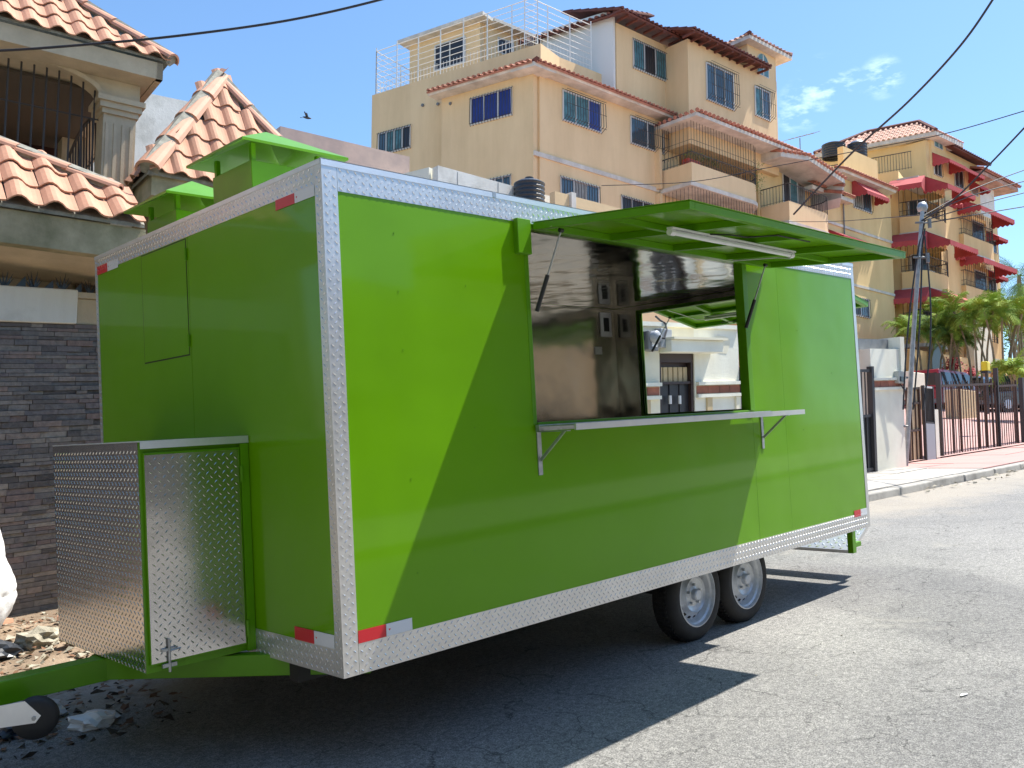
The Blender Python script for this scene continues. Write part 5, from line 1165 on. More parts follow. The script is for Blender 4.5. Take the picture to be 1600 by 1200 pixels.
    FB = FR.off(.3); sB0, sB1 = FB.S(1074, 250, 1.1), FB.S(1190, 290, 1.1)
    zf = FB.sz(1110, 292, 1.3)[1]; zp = FB.sz(1110, 263, 1.3)[1]; zt = FB.sz(1110, 200, 1.3)[1]
    sBx = FB.S(1218, 250, 0)
    balcony(zf, zp, zt, sB0, sB1, 1.3, 1.0, plants=True, FB=FB, cols=('curtain', 'glass'), back=-1.0)
    pts = arc_pts(FB, sB0 - .15, sBx + .3, -.3, 1.75, 1.5)
    plan_slab(bd, pts, zt, zt + .14, 'balcony_roof_slab', 'trimw', .1)
    cen = FB.P((sB0 + sBx) / 2, 0, -.6); b = MB(); seg = 3; ring = []
    for k in range(len(pts) - 1):
        n_ = max(1, int((pts[k + 1] - pts[k]).length / .24))
        for i in range(n_): ring.append(pts[k].lerp(pts[k + 1], i / n_))
    for p in ring:
        q = p.lerp(cen, .45); o1 = p + (p - cen).normalized() * .14; b.tube([Vector((o1.x, o1.y, zt + .2)), Vector((q.x, q.y, zt + .62))], [.08, .06], 6)
    b.build('roof_tiles', M['fartile'], bd, kind='stuff'); b = MB(); P0 = [Vector((p.x, p.y, zt + .145)) for p in pts]
    for k in range(len(P0) - 1): b.poly([P0[k], P0[k + 1], P0[k + 1].lerp(Vector((cen.x, cen.y, zt + .8)), .5), P0[k].lerp(Vector((cen.x, cen.y, zt + .8)), .5)])
    b.build('roof_slab', M['fartile'], bd)
    FB.box((q := MB()), sB0 - .3, sBx, -6, -1.15, zf - 6, zVb + .4); q.build('wall', M['peach'], bd)
    FB.box((q := MB()), sB0 - .3, sBx, -3, -.9, zt, zVb + .1); q.build('wall', M['peach'], bd)
    # tall glazed corner at the right of the balcony
    zg = FB.sz(1195, 205, -.2)[1]; win_m(bd, FB, FB.S(1168, 260, -.2), FB.S(1204, 260, -.2), zf + .2, zt - .1, 3, -.2, cols=['curtain', 'glass'], bars=None)
    st = 2.86
    balcony(zf - st, zp - st, zf - .2, sB0, sB1, 1.3, 1.0, FB=FB, cols=('glass', 'curtain'), back=-1.0)
    FB.box((q := MB()), sB1 + .05, sBx, -1, .35, zf - .5, zf + .9); q.build('wall', M['peach'], bd)
    win_m(bd, FB, sB1 + .1, sBx - .15, zf - .05, zf + .75, 2, .352, cols=['curtain'], bars='iron', nb=6)
    return st
STO = apartments_a()

# ---- middle wing with round balcony and red window awning
def apartments_mid():
    o_ = 1.2; F = FR.off(o_); bd = empty('apartment_building', F.P(F.S(1300), gz(40) + 1), 'yellow middle wing with sweeping white eave, round balcony and satellite antenna', 'building')
    def wall(s0, s1, o0, o1, z0, z1, m='peach', name='wall', **k): b = MB(); F.box(b, s0, s1, o0, o1, z0, z1); return b.build(name, M[m], bd, **k)
    zf, zp = F.sz(1205, 337, 1)[1], F.sz(1205, 306, 1)[1]; zt = F.sz(1215, 240, 1)[1]
    s0, s1, s2, s3 = F.S(1207, 300), F.S(1279, 300), F.S(1302, 300, 1), F.S(1392, 330)
    wall(s0 - .6, s1, -8, -.3, 1, zt + .2, 'gold'); wall(s1 + .001, s3, -8, .0, 1, F.sz(1330, 272)[1], 'gold')
    win_m(bd, F, F.S(1222, 290, -.3), F.S(1256, 290, -.3), zf + .05, F.sz(1230, 263, -.3)[1], 3, -.3, cols=['dkglass', 'curtain', 'curtain'], bars=None)
    pts = arc_pts(F, s0 - .5, s2, -.25, 1.1, .95); b = MB(); ribbon(b, pts, zf, zp, .12 if (pts[1] - pts[0]).cross(pts[2] - pts[1]).z > 0 else -.12); b.build('balcony_parapet', M['peach'], bd)
    plan_slab(bd, pts, zf - .15, zf - .001, 'balcony_slab', 'trimw', .06); railing(bd, pts, zp, zp + .75, 'iron', .15, .012, 'balcony_railing')
    # sweeping eave
    pr = [F.P(s0 - .7, zt, .9), F.P(s0 + .8, zt + .05, 1.3), F.P(s1, zt - .35, 1.3), F.P(s2 + .3, zt - 1.0, 1.2), F.P(s2 + .5, zt - 1.35, 1.0)]
    b = MB(); inn = [p - F.n * 1.6 for p in pr]
    for k in range(4): b.hexa([pr[k], pr[k + 1], inn[k + 1], inn[k], pr[k] + Vector((0, 0, .2)), pr[k + 1] + Vector((0, 0, .2)), inn[k + 1] + Vector((0, 0, .55)), inn[k] + Vector((0, 0, .55))])
    b.build('eave_slab', M['trimw'], bd); b = MB()
    for k in range(4):
        n_ = max(1, int((pr[k + 1] - pr[k]).length / .23))
        for i in range(n_): p = pr[k].lerp(pr[k + 1], i / n_) + Vector((0, 0, .24)) + F.n * .08; b.tube([p, p - F.n * .8 + Vector((0, 0, .24)), p - F.n * 1.6 + Vector((0, 0, .36))], [.08, .075, .06], 6)
    b.build('roof_tiles', M['fartile'], bd, kind='stuff')
    wall(s0 - .5, s1 + .8, -5, -.4, zt + .2, F.sz(1230, 226, -.4)[1], 'peach')
    wall(s1 + .5, s2 + 1.2, -6, -.01, zt - .6, F.sz(1280, 276, 0)[1] + .3, 'peach')
    # eave on the right part
    zr = F.sz(1325, 268, .3)[1]; a0, a1 = F.S(1316, 260, .4), F.S(1398, 290, .4)
    F_ = MB(); F_.prism([F.P(a0, zr - .25, 0), F.P(a0, zr - .2, .45), F.P(a0, zr - .08, .5), F.P(a0, zr + .1, 0)], F.t * (a1 - a0)); F_.build('eave_slab', M['trimw'], bd)
    far_roof(bd, F.P(a0, zr - .05, .56), F.P(a1, zr - .05, .56), F.P(a1, zr + .2, 0), F.P(a0, zr + .2, 0), 'fartile', .23, .075)
    b0, b1 = F.S(1270, 310, .4), F.S(1334, 330, .4); zq = F.sz(1272, 280, .4)[1] - .15
    far_roof(bd, F.P(b0, zq - .05, .5), F.P(b1, zq - .05, .5), F.P(b1, zq + .25, 0.01), F.P(b0, zq + .25, 0.01), 'fartile', .23, .075); wall(b0, b1, .001, .4, zq - .3, zq - .12, 'trimw', 'eave_slab')
    # parapet terrace above
    zpt = F.sz(1335, 236, -.6)[1]; wall(F.S(1318, 250, -.6), a1 + .3, -.9, -.6, zr, zpt, 'gold', 'terrace_parapet')
    wall(a0 - .6, a1, -6, -.9, zr - .2, zr + .1, 'trimw', 'terrace_slab')
    window(bd, F, 1332, 1360, 286, 324, panes=2, cols=['dkglass', 'glass'], bars='iron', nb=8)
    s_, z_ = F.sz(1331, 279); s__ = F.S(1364, 300); canvas(bd, F, s_ - .05, s__ + .1, z_, 0, .75, .75)
    # string and pipe, lower windows, lower awning
    zc = F.sz(1344, 448)[1]; wall(s1, s3, .001, .05, zc - .06, zc + .06, 'trimw', 'string_course'); zc2 = F.sz(1335, 360)[1]; wall(s1, s3, .001, .05, zc2 - .06, zc2 + .06, 'trimw', 'string_course')
    sp_ = F.S(1315, 300); MB().bar(F.P(sp_, 2, .07), F.P(sp_, zr, .07), .035, 6).build('downpipe', M['grey'], bd)
    canvas(bd, F, F.S(1212, 360), F.S(1292, 360), F.sz(1230, 342, .5)[1] - .2, .3, .55, 1.5); canvas(bd, F, F.S(1292, 360), F.S(1345, 370), F.sz(1310, 360)[1] - .1, .0, .45, .8)
    window(bd, F, 1330, 1357, 462, 492, panes=2, cols=['dkglass', 'glass'], bars='iron', nb=8)
    # tv antenna
    p = at(1250, 222, 41); m_ = MB().bar(p - Vector((0, 0, .6)), p + Vector((0, 0, .2)), .025, 5).bar(p - RT * .55 + Vector((0, 0, .12)), p + RT * .7 + Vector((0, 0, .45)), .02, 4)
    for k in range(5): c = (p - RT * .55 + Vector((0, 0, .12))).lerp(p + RT * .7 + Vector((0, 0, .45)), k / 4); m_.bar(c - F.n * .3, c + F.n * .3, .012, 4)
    solo(m_, 'tv_antenna', M['grey'], 'thin tv antenna on the roof between the two apartment blocks', 'antenna')
    # tanks
    c = at(1301, 250, 45); c.z = zpt - .1; 
    for (u, r, h_, st) in ((1303, .60, .80, False), (1340, .5, .95, True)):
        c = at(u, 250, 45.5); c.z = at(u, 247 if not st else 250, 45.5).z
        t_ = tank(c, r, h_, 'wide black water tank on the roof terrace below the hip roof' if not st else 'dark tank with shiny steel top on the roof terrace', 'tank', 'roof water tanks')
        if st: tp = MB().lathe([(r * .9, h_ * .86), (r * .6, h_ * 1.02), (r * .2, h_ * 1.1), (0, h_ * 1.1)], c, (0, 0, 1), 20); tp.build('steel_cap', M['tanksteel'], t_)
    return F
FM = apartments_mid()

# ================================================================== far apartment building with red awnings
def apartments_b():
    D0 = 45.5; C1 = at(1374, 400, D0); az = YAW / R(1) - 49.8
    bd = empty('apartment_building', (C1.x + 3, C1.y, gz(C1.x) + 1), 'yellow apartment block at the right with red canvas awnings and round balconies', 'building')
    Fl = Fac(C1, YAW / R(1) + 56.3 - 180)              # left-facing plane, s grows towards the street
    def corner(u, D): return at(u, 400, D)
    s1 = Fl.S(1441, 400); K = Fl.P(s1, 0); Ff = Fac(K, az)
    zTop = Fl.sz(1395, 268)[1]
    sa0 = Fl.S(1409, 400); b = MB(); Fl.box(b, -6, sa0, -9, 0, 1, zTop); b.build('wall', M['gold'], bd); b = MB(); Fl.box(b, sa0 + .001, s1 - 1.2, -9, -1.21, 1, zTop); b.build('wall', M['gold'], bd)
    sE = Ff.S(1530, 400)
    b = MB(); Ff.box(b, .9, Ff.S(1479, 400) + .002, -9, -1.3, 1, zTop); b.build('wall', M['gold'], bd); b = MB(); Ff.box(b, Ff.S(1479, 400) + .003, sE, -9, -.3, 1, zTop - 1.2); b.build('wall', M['gold'], bd)
    # tower with hip roof and arched window
    Ct = at(1475, 250, 47.5); Tf = Fac(Ct, az); Tl = Fac(at(1458, 250, 47.3), YAW / R(1) + 56.3 - 180); z1 = at(1458, 212, 47.3).z
    P0 = at(1456, 250, 47.3); Tf = Fac(P0, az); 
    wz = z1; b = MB(); Tf.box(b, 0, Tf.S(1479, 250), -7, 0, zTop - 3, wz); b.build('tower_wall', M['gold'], bd)
    Tl = Fac(P0, YAW / R(1) + 56.3); sl = Tl.S(1285, 240); b = MB(); Tl.box(b, 0.0, sl, -5, -.002, zTop - 2, wz); b.build('tower_wall', M['gold'], bd)
    s0, z_ = Tf.sz(1459, 204); s2, z0_ = Tf.sz(1472, 234); arch_window(bd, Tf, s0, s2, z0_, z_, 0)
    e = .6; zt = wz; Q1 = Tl.P(sl + .3, zt, e); Q2 = P0 + Vector((0, 0, 0)); Q2 = Vector((Q2.x, Q2.y, zt)) + Tl.n * e * .9 + Tf.n * e * .6
    Q3 = Tf.P(Tf.S(1483, 250) + .5, zt, e); Q4 = Q3 - Tf.n * 7; Q0 = Q1 - Tl.n * 6
    rA = Q1.lerp(Q2, .38) - Tl.n * 2.4 + Vector((0, 0, 1.5)); rB = Q1.lerp(Q2, .82) - Tl.n * 2.4 + Vector((0, 0, 1.5))
    MB().prism([Q1, Q2, Q3, Q4, Q0], (0, 0, -.22)).build('eave_slab', M['trimw'], bd)
    far_roof(bd, Q1, Q2, rB, rA, 'tilepale', .27, .085, .5); far_roof(bd, Q2, Q3, rB, rB, 'tilepale', .27, .085); far_roof(bd, Q0, Q1, rA, rA, 'tilepale', .27, .085)
    MB().prism([Q3, Q4, rB], (0, 0, -.05)).build('roof_slab', M['tilepale'], bd)
    for q in ((Q2, rB), (Q1, rA), (rA, rB)): MB().bar(q[0] + Vector((0, 0, .06)), q[1] + Vector((0, 0, .06)), .12, 6).build('ridge_tile', M['tiledark'], bd)
    # terrace railing left of the tower base
    p_ = [Fl.P(-3.2, 0, .0), Fl.P(s1 - .3, 0, .0)]; railing(bd, [(p[0], p[1]) for p in p_], zTop, zTop + .9, 'iron', .14)
    # upper bays to the right of the tower
    steps = [(1441, 1482, 286, s1), ]
    st = STO * 1.0
    zs = Fl.sz(1374, 371)[1]            # white slab line of the upper balcony
    def bay(F, sa, sb, out_, r, zf, zp, ztop, n_awn=True, wrap=True, back=-1.2, m='gold'):
        pts = arc_pts(F, sa, sb, -.1, out_, r); b = MB(); ribbon(b, pts, zf, zp, .12 if (pts[1] - pts[0]).cross(pts[2] - pts[1]).z > 0 else -.12); b.build('balcony_parapet', M[m], bd)
        plan_slab(bd, pts, zf - .16, zf - .001, 'balcony_slab', 'trimw', .05)
        railing(bd, pts, zp, zp + .85, 'iron', .17, .014, 'balcony_railing', rails=(zp + .3,))
        g = MB()
        for k in range(len(pts) - 1):
            a_, c_ = pts[k], pts[k + 1]; n_ = max(1, int((c_ - a_).length / .26))
            for i in range(n_): p = a_.lerp(c_, i / n_); g.bar((p.x, p.y, zp + .8), (p.x, p.y, ztop), .012, 4, cap=False)
        g.build('balcony_grille', M['iron'], bd)
        if n_awn: canvas(bd, F, sa - .1, sb + .2, ztop + .55, out_ - .25, .68, 1.25, val=.3)
        # dark recess: back wall and opening
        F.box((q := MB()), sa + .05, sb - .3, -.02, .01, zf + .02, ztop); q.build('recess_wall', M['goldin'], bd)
        win_m(bd, F, sa + .45, sb - .7, zf + .05, zf + 2.1, 2, .012, cols=['dkglass', 'glass'], bars=None)
    sa, b1 = Fl.S(1409, 400), Ff.S(1479, 400); rec = 1.15
    for k in range(3):
        zf = zs - k * st; zp = zf + .85; ztop = zf + 2.3; znx = zf + st - .17
        W_ = [Fl.P(sa, 0, .22), Fl.P(s1 - .05, 0, .22)] + [Ff.P(a_, 0, o_) for a_, o_ in ((.05, .22), (b1 - .5, .22), (b1 - .2, .14), (b1 - .05, -.05), (b1, -.3), (b1, -rec))]
        ins_ = .12 if (W_[1] - W_[0]).cross(W_[3] - W_[1]).z > 0 else -.12
        b = MB(); ribbon(b, W_, zf, zp, ins_); b.build('balcony_parapet', M['gold'], bd)
        b = MB(); ribbon(b, W_, ztop, znx, ins_); b.build('balcony_lintel', M['gold'], bd)
        back = [Ff.P(b1, 0, -rec - .2), Fl.P(s1 - rec, 0, -rec - .2), Fl.P(sa, 0, -rec - .2)]
        plan_slab(bd, W_ + back, zf - .168, zf - .002, 'balcony_slab', 'trimw', .06)
        railing(bd, W_, zp, zp + .75, 'iron', .17, .014, 'balcony_railing', rails=(zp + .3,))
        g = MB()
        for q in range(len(W_) - 1):
            a_, c_ = W_[q], W_[q + 1]; n_ = max(1, int((c_ - a_).length / .30))
            for i in range(n_): p = a_.lerp(c_, i / n_); g.bar((p.x, p.y, zp + .7), (p.x, p.y, ztop), .013, 4, cap=False)
        g.build('balcony_grille', M['iron'], bd, kind='stuff')
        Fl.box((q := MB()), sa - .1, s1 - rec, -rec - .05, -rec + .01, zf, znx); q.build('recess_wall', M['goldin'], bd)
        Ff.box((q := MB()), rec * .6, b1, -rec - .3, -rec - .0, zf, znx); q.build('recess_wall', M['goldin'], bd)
        win_m(bd, Fl, sa + .25, sa + 1.1, zf + .1, zf + 2.0, 2, -rec + .012, cols=['dkglass', 'glass'], bars=None, name='balcony_door')
        win_m(bd, Ff, rec * .6 + .3, b1 - .5, zf + .1, zf + 2.0, 2, -rec + .002, cols=['glass', 'dkglass'], bars=None, name='balcony_door')
        canvas(bd, Fl, sa - .35, s1 + .3, ztop + .52, .23, .66, 1.15, val=.3); canvas(bd, Ff, -.1, b1 + .35, ztop + .54, .24, .68, 1.2, val=.3)
        Fl.box((q := MB()), -4, sa - .001, .001, .05, zf - .15, zf - .03); q.build('string_course', M['trimw'], bd)
        q = MB(); c_ = Ff.P(b1 * .5, 0, -.35); q.box(c_.x - .3, c_.x + .3, c_.y - .2, c_.y + .2, zp - .1, zp + .25); q.build('balcony_furniture', M['framew'], bd)
    plan_slab(bd, [Fl.P(sa, 0, .25), Fl.P(s1, 0, .25), Ff.P(b1, 0, .25), Ff.P(b1, 0, -rec - 1), Fl.P(sa, 0, -3)], zs + st - .17, zs + st - .02, 'roof_slab', 'trimw', .1)
    # second bay, farther along and further out
    K2 = at(1497, 400, 48.0); F2 = Fac(K2, az); s2e = F2.S(1546, 400)
    L2 = Fac(K2, YAW / R(1) + 56.3)                      # its left-facing side
    zS2 = F2.sz(1500, 393)[1]
    b = MB(); F2.box(b, .3, s2e + .2, -6, -1.0, 1, F2.sz(1500, 300)[1]); b.build('wall', M['gold'], bd)
    for k in range(3):
        zf = zS2 - k * st; zp = zf + .9; ztop = zf + 2.35
        bay(F2, 0, s2e, .35, .35, zf, zp, ztop)
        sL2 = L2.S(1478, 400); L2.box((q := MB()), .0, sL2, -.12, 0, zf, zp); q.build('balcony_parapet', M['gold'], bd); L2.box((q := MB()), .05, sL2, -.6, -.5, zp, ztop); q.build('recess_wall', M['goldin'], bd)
        win_m(bd, L2, .4, min(sL2 - .3, 1.5), zf + .1, zf + 2.05, 2, -.498, cols=['glass', 'dkglass'], bars=None)
        railing(bd, [tuple(L2.P(0.05, 0, -.06))[:2], tuple(L2.P(sL2, 0, -.06))[:2]], zp, zp + .7, 'iron', .15)
        canvas(bd, L2, -.4, sL2, ztop + .55, -.1, .5, .7)
        F2.box((q := MB()), .05, s2e, -1.1, -.2, ztop - .02, ztop + .5); q.build('lintel', M['gold'], bd)
    # end wing
    K3 = at(1527, 400, 50.5); F3 = Fac(K3, az); s3e = F3.S(1561, 400); b = MB(); F3.box(b, 0, s3e, -6, 0, 1, F3.sz(1540, 338)[1]); b.build('wall', M['gold'], bd)
    for v0, v1 in ((372, 392), (432, 455)): window(bd, F3, 1542, 1556, v0, v1, panes=2, cols=['dkglass', 'glass'], nb=5); s_, z_ = F3.sz(1540, v0 - 12); canvas(bd, F3, s_, s_ + 1.3, z_, 0, .5, .7)
    # top storey bays right of the tower
    K4 = at(1478, 300, 48.5); F4 = Fac(K4, az); s4e = F4.S(1531, 300); z4 = F4.sz(1485, 238)[1]; b = MB(); F4.box(b, -2.2, s4e, -5, 0, zTop - 3.5, z4); b.build('wall', M['gold'], bd)
    far_roof(bd, F4.P(-.1, z4, .6), F4.P(s4e + .3, z4, .6), F4.P(s4e + .3, z4 + .9, -2.4), F4.P(-.1, z4 + .9, -2.4), 'tiledark', .26, .09)
    window(bd, F4, 1490, 1504, 262, 290, panes=2, cols=['glass', 'dkglass'], nb=6); s_, z_ = F4.sz(1484, 250); canvas(bd, F4, s_ - .2, F4.S(1512, 270), z_, .0, .7, .9)
    window(bd, F4, 1516, 1527, 283, 303, panes=1, cols=['dkglass'], bars=None); canvas(bd, F4, F4.S(1514, 285), F4.S(1530, 290), F4.sz(1514, 281)[1], .0, .45, .6)
    window(bd, Tf, 1458, 1470, 246, 272, panes=2, cols=['dkglass', 'glass'], nb=5); s_, z_ = Tf.sz(1456, 238); canvas(bd, Tf, s_, Tf.S(1482, 250), z_, .0, .6, .9)
    K5 = at(1532, 300, 52); F5 = Fac(K5, az); b = MB(); F5.box(b, -.5, F5.S(1553, 300), -4, 0, zTop - 6, F5.sz(1540, 290)[1] + .2); b.build('wall', M['oldwhite'], bd)
    z5 = F5.sz(1540, 285)[1]; far_roof(bd, F5.P(-2.2, z5, 1.0), F5.P(F5.S(1568, 290), z5, 1.0), F5.P(F5.S(1553, 290), z5 + 1.1, -2), F5.P(-1, z5 + 1.1, -2), 'fartile', .27, .09); F5.box((q := MB()), -2, F5.S(1566, 290), -2, .9, z5 - .3, z5 - .08); q.build('eave_slab', M['tilepale'], bd)
apartments_b()

# ================================================================== gates and fence on the right
FN = Fac((17.3, 3.96), -3.4); SG = GX
def fz(u, v, o=0): s, z = FN.sz(u, v, o); return s, z - SG * s
def gates():
    q = lambda *a: FN.box(*a, SG)
    # tan sheet gate leaf
    zb = fz(1440, 727)[1]
    g1 = empty('tan_gate_leaf', FN.P(FN.S(1428), gz(16.3) + .1), 'tan sheet gate leaf with dark frame standing beside the pole', 'gate')
    s0, s1 = FN.S(1418, 660), FN.S(1437.5, 660); zt = fz(1428, 605)[1]
    for a in (s0, s1 - .05): b = MB(); q(b, a, a + .05, -.03, .03, zb, zt); b.build('gate_frame', M['rust'], g1)
    for z_ in (zb + .02, (zb + zt) / 2 - .1, zt - .35, zt - .05): b = MB(); q(b, s0 + .05, s1 - .05, -.025, .025, z_, z_ + .045); b.build('gate_rail', M['rust'], g1)
    b = MB(); q(b, s0 + .05, s1 - .05, -.02, -.012, zb + .05, zt - .05); b.build('sheet_panel', M['creamdk'], g1)
    for i in range(2): a = s0 + (s1 - s0) * (i + 1) / 3; b = MB(); q(b, a - .012, a + .012, -.011, .012, zb + .05, zt - .05); b.build('gate_bar', M['rust'], g1)
    # grey leaf, half open towards the street
    A = FN.P(s1 + .02, 0, .05); FO = Fac(A, -6); g2 = empty('grey_gate_leaf', FO.P(.3, gz(16.8) + .1), 'narrow gate leaf with grey lower sheet and bars above, pale top edge', 'gate')
    e0, e1 = .04, FO.S(1459, 660); _, zt2 = FO.sz(1450, 603); _, zm = FO.sz(1450, 662); _, zb2 = FO.sz(1450, 727)
    for a in (e0, e1 - .03): b = MB(); FO.box(b, a, a + .03, -.03, .03, zb2, zt2); b.build('gate_frame', M['iron'], g2)
    b = MB(); FO.box(b, e0 + .03, e1 - .03, -.02, .032, zb2 + .04, zm); b.build('sheet_panel', M['greybox'], g2)
    for z_ in (zb2, zm, zt2 - .05): b = MB(); FO.box(b, e0 + .05, e1 - .05, -.025, .025, z_, z_ + .04); b.build('gate_rail', M['iron'] if z_ != zt2 - .05 else M['framew'], g2)
    for i in range(6): a = e0 + .05 + (e1 - e0 - .1) * (i + .5) / 6; b = MB(); FO.box(b, a - .006, a + .006, -.01, .01, zm + .04, zt2 - .05); b.build('gate_bar', M['iron'], g2)
    b = MB(); FO.box(b, e0 + .03, e1 - .03, -.06, -.04, zm - .02, zt2 - .01); b.build('backing_sheet', M['creamdk'], g2)
    pl_ = MB(); q(pl_, FN.S(1459, 700) - .02, FN.S(1464, 700), -.12, .06, zb - .05, fz(1461, 640)[1]); solo(pl_, 'gate_pillar', M['white_wall'], 'low pale gate pillar between grey leaf and brown bar fence', 'pillar')
    # sliding bar gates
    def bargate(u0, u1, vt, vb, n, lbl, wide=()):
        s0, s1 = FN.S(u0, 650), FN.S(u1, 650); zt, zb_ = fz(u0, vt)[1], fz(u0, vb)[1]
        g = empty('bar_gate', FN.P(s0, zb_ + SG * s0), lbl, 'gate', group='brown bar gates across the car park')
        for z_ in (zb_, zt - .12, ): b = MB(); q(b, s0, s1, -.025, .025, z_, z_ + .05); b.build('gate_rail', M['rust'], g)
        for i in range(n): a = s0 + (s1 - s0) * (i + .5) / n; b = MB(); q(b, a - .008, a + .008, -.008, .008, zb_ + .04, zt); b.build('gate_bar', M['rust'], g)
        for w_ in wide: a = FN.S(w_, 650, -.10); b = MB(); q(b, a - .022, a + .022, -.11, -.07, zb_, zt - .1); b.build('gate_stile', M['rust'], g)
        for a in (s0, s1 - .05): b = MB(); q(b, a, a + .035, -.02, .02, zb_ - .02, zt + .03); b.build('gate_stile', M['rust'], g)
        return zt, zb_
    bargate(1468, 1552, 596, 721, 20, 'brown bar gate standing right of the grey gate leaf', wide=(1488, 1500, 1528, 1540))
    bargate(1556, 1590, 597, 706, 10, 'shorter brown bar gate between the two dark posts at the right', wide=(1560, 1585))
    bargate(1598, 1660, 598, 700, 16, 'brown bar gate cut by the right edge of the photo')
    for (u, vt, vb, lb) in ((1465.5, 583, 729, 'dark slim fence post at the left end of the bar gates'), (1555, 575, 714, 'dark slim fence post between the two bar gates'), (1595, 590, 702, 'thick dark fence post near the right edge')):
        s_, z1 = fz(u, vt); z0 = fz(u, vb)[1]; w_ = .024 if u < 1590 else .05; b = MB(); q(b, s_ - w_, s_ + w_, -.05, .05, z0 - .05, z1); solo(b, 'fence_post', M['iron'], lb, 'post', 'fence posts')
gates()

# ================================================================== cars in the car park
def car(loc, rz, paint, label, suv=True, L=4.5, W=1.75, H=1.7):
    o = empty('parked_car', loc, label, 'car', rot=(0, 0, rz)); h = H
    if suv: prof = [(-.5, .30), (-.5, .62), (-.495, .66), (-.47, .97), (-.42, 1.0), (.28, 1.0), (.40, .97), (.5, .80), (.5, .30)]; cab = [(-.485, .0), (-.455, 1.0), (-.43, 1.02), (.06, 1.02), (.10, 1.0), (.24, .0)]
    z0, zb = .30, H * .56
    body = [(-L / 2, .30), (-L / 2 + .02, zb - .1), (-L / 2 + .08, zb), (L * .18, zb), (L * .42, zb - .08), (L / 2 - .03, zb - .28), (L / 2, .32)]
    for wx in (L * .30, -L * .30):
        pass
    MB().prism([(x, -W / 2, z) for x, z in body], (0, W, 0)).build('body', paint, o, bevel=.06)
    if suv: cb = [(-L / 2 + .03, zb + .002), (-L / 2 + .14, H - .05), (-L / 2 + .22, H), (L * .08, H), (L * .13, H - .05), (L * .25, zb + .002)]
    else: cb = [(-L * .36, zb + .002), (-L * .22, H - .04), (-L * .15, H), (L * .04, H), (L * .10, H - .04), (L * .24, zb + .002)]
    mb = MB(); n = len(cb); ins = lambda z: .08 + .12 * (z - zb) / (H - zb)
    a = [Vector((x, -W / 2 + ins(z), z)) for x, z in cb]; b_ = [Vector((x, W / 2 - ins(z), z)) for x, z in cb]
    mb.v += [tuple(p) for p in a + b_]; mb.f += [list(range(n)), list(range(2 * n - 1, n - 1, -1))] + [[i, (i + 1) % n, n + (i + 1) % n, n + i] for i in range(n)]; mb.m += [0] * (n + 2)
    mb.build('cabin', paint, o, bevel=.03)
    xr, xf = cb[0][0], cb[-1][0]
    for s_ in (-1, 1):
        k = 3 if suv else 2
        for i in range(k):
            x0, x1 = xr + .16 + (xf - xr - .42) * i / k + .04, xr + .16 + (xf - xr - .42) * (i + 1) / k - .02; zt = H - .12; zz = zb + .05
            y = lambda z: s_ * (W / 2 - ins(z) + .006); xt0, xt1 = x0 + (.06 if i == 0 else 0), x1 - (.22 if i == k - 1 else 0)
            MB().prism([(x0, y(zz), zz), (x1, y(zz), zz), (xt1, y(zt), zt), (xt0, y(zt), zt)], (0, s_ * .006, 0)).build('side_window', M['carglass'], o)
    for (xa, za, xb, zb_, nm) in ((cb[0][0], zb + .10, cb[1][0], H - .16, 'rear_window'), (cb[-1][0], zb + .04, cb[-2][0], H - .08, 'windscreen')):
        s_ = -1 if nm == 'rear_window' else 1; t0, t1 = (za - cb[0][1]) / (cb[1][1] - cb[0][1]) if s_ < 0 else (za - zb) / (H - .05 - zb), None
        f = lambda z: (cb[0][0] + (cb[1][0] - cb[0][0]) * (z - zb) / (cb[1][1] - zb)) if s_ < 0 else (cb[-1][0] + (cb[-2][0] - cb[-1][0]) * (z - zb) / (cb[-2][1] - zb))
        yy = W / 2 - .2; MB().prism([(f(za) + s_ * .008, -yy, za), (f(za) + s_ * .008, yy, za), (f(zb_) + s_ * .008, yy - .06, zb_), (f(zb_) + s_ * .008, -yy + .06, zb_)], (s_ * .006, 0, 0)).build(nm, M['carglass'], o)
    for x in (L * .30, -L * .30):
        for s_ in (-1, 1):
            wv = MB().lathe([(.0, .0), (.19, .0), (.20, -.02), (.33, -.01), (.345, -.04), (.345, -.2), (.3, -.22)], (x, s_ * (W / 2 + .012), .345), (0, s_, 0), 24); wo = wv.build('wheel', M['black'], o)
            MB().lathe([(.0, .012), (.06, .012), (.19, .004), (.2, -.02)], (x, s_ * (W / 2 + .014), .345), (0, s_, 0), 12).build('rim', M['rim'], wo)
    for s_ in (-1, 1):
        MB().box(-L / 2 - .012, -L / 2 + .06, s_ * (W / 2 - .1) - .07, s_ * (W / 2 - .1) + .07, zb - .35, zb - .08).build('tail_lamp', M['red'], o); MB().box(L / 2 - .05, L / 2 + .01, s_ * (W / 2 - .25) - .13, s_ * (W / 2 - .25) + .13, .52, .66).build('headlight', M['carglass'], o)
    MB().box(-L / 2 - .09, -L / 2 + .02, -W / 2 + .04, W / 2 - .04, .34, .52).build('rear_bumper', M['grey'], o, bevel=.02); MB().box(L / 2 - .02, L / 2 + .08, -W / 2 + .04, W / 2 - .04, .34, .5).build('front_bumper', M['grey'], o, bevel=.02)
    MB().box(-L / 2 - .005, -L / 2 + .01, -.26, .26, .56, .68).build('number_plate', M['whitepl'], o)
    return o
def onplaza(u, v, D): p = at(u, v, D); p.z = at(u, v, D).z; return p
car(at(1481, 647, 38.5), R(-6), M['carred'], 'maroon sport utility car parked behind the brown bar gate, tail towards the street', H=1.78)
car(at(1512, 640, 42), R(70), M['carsilver'], 'silver car with pale windscreen parked beyond the maroon car', suv=False, H=1.5)
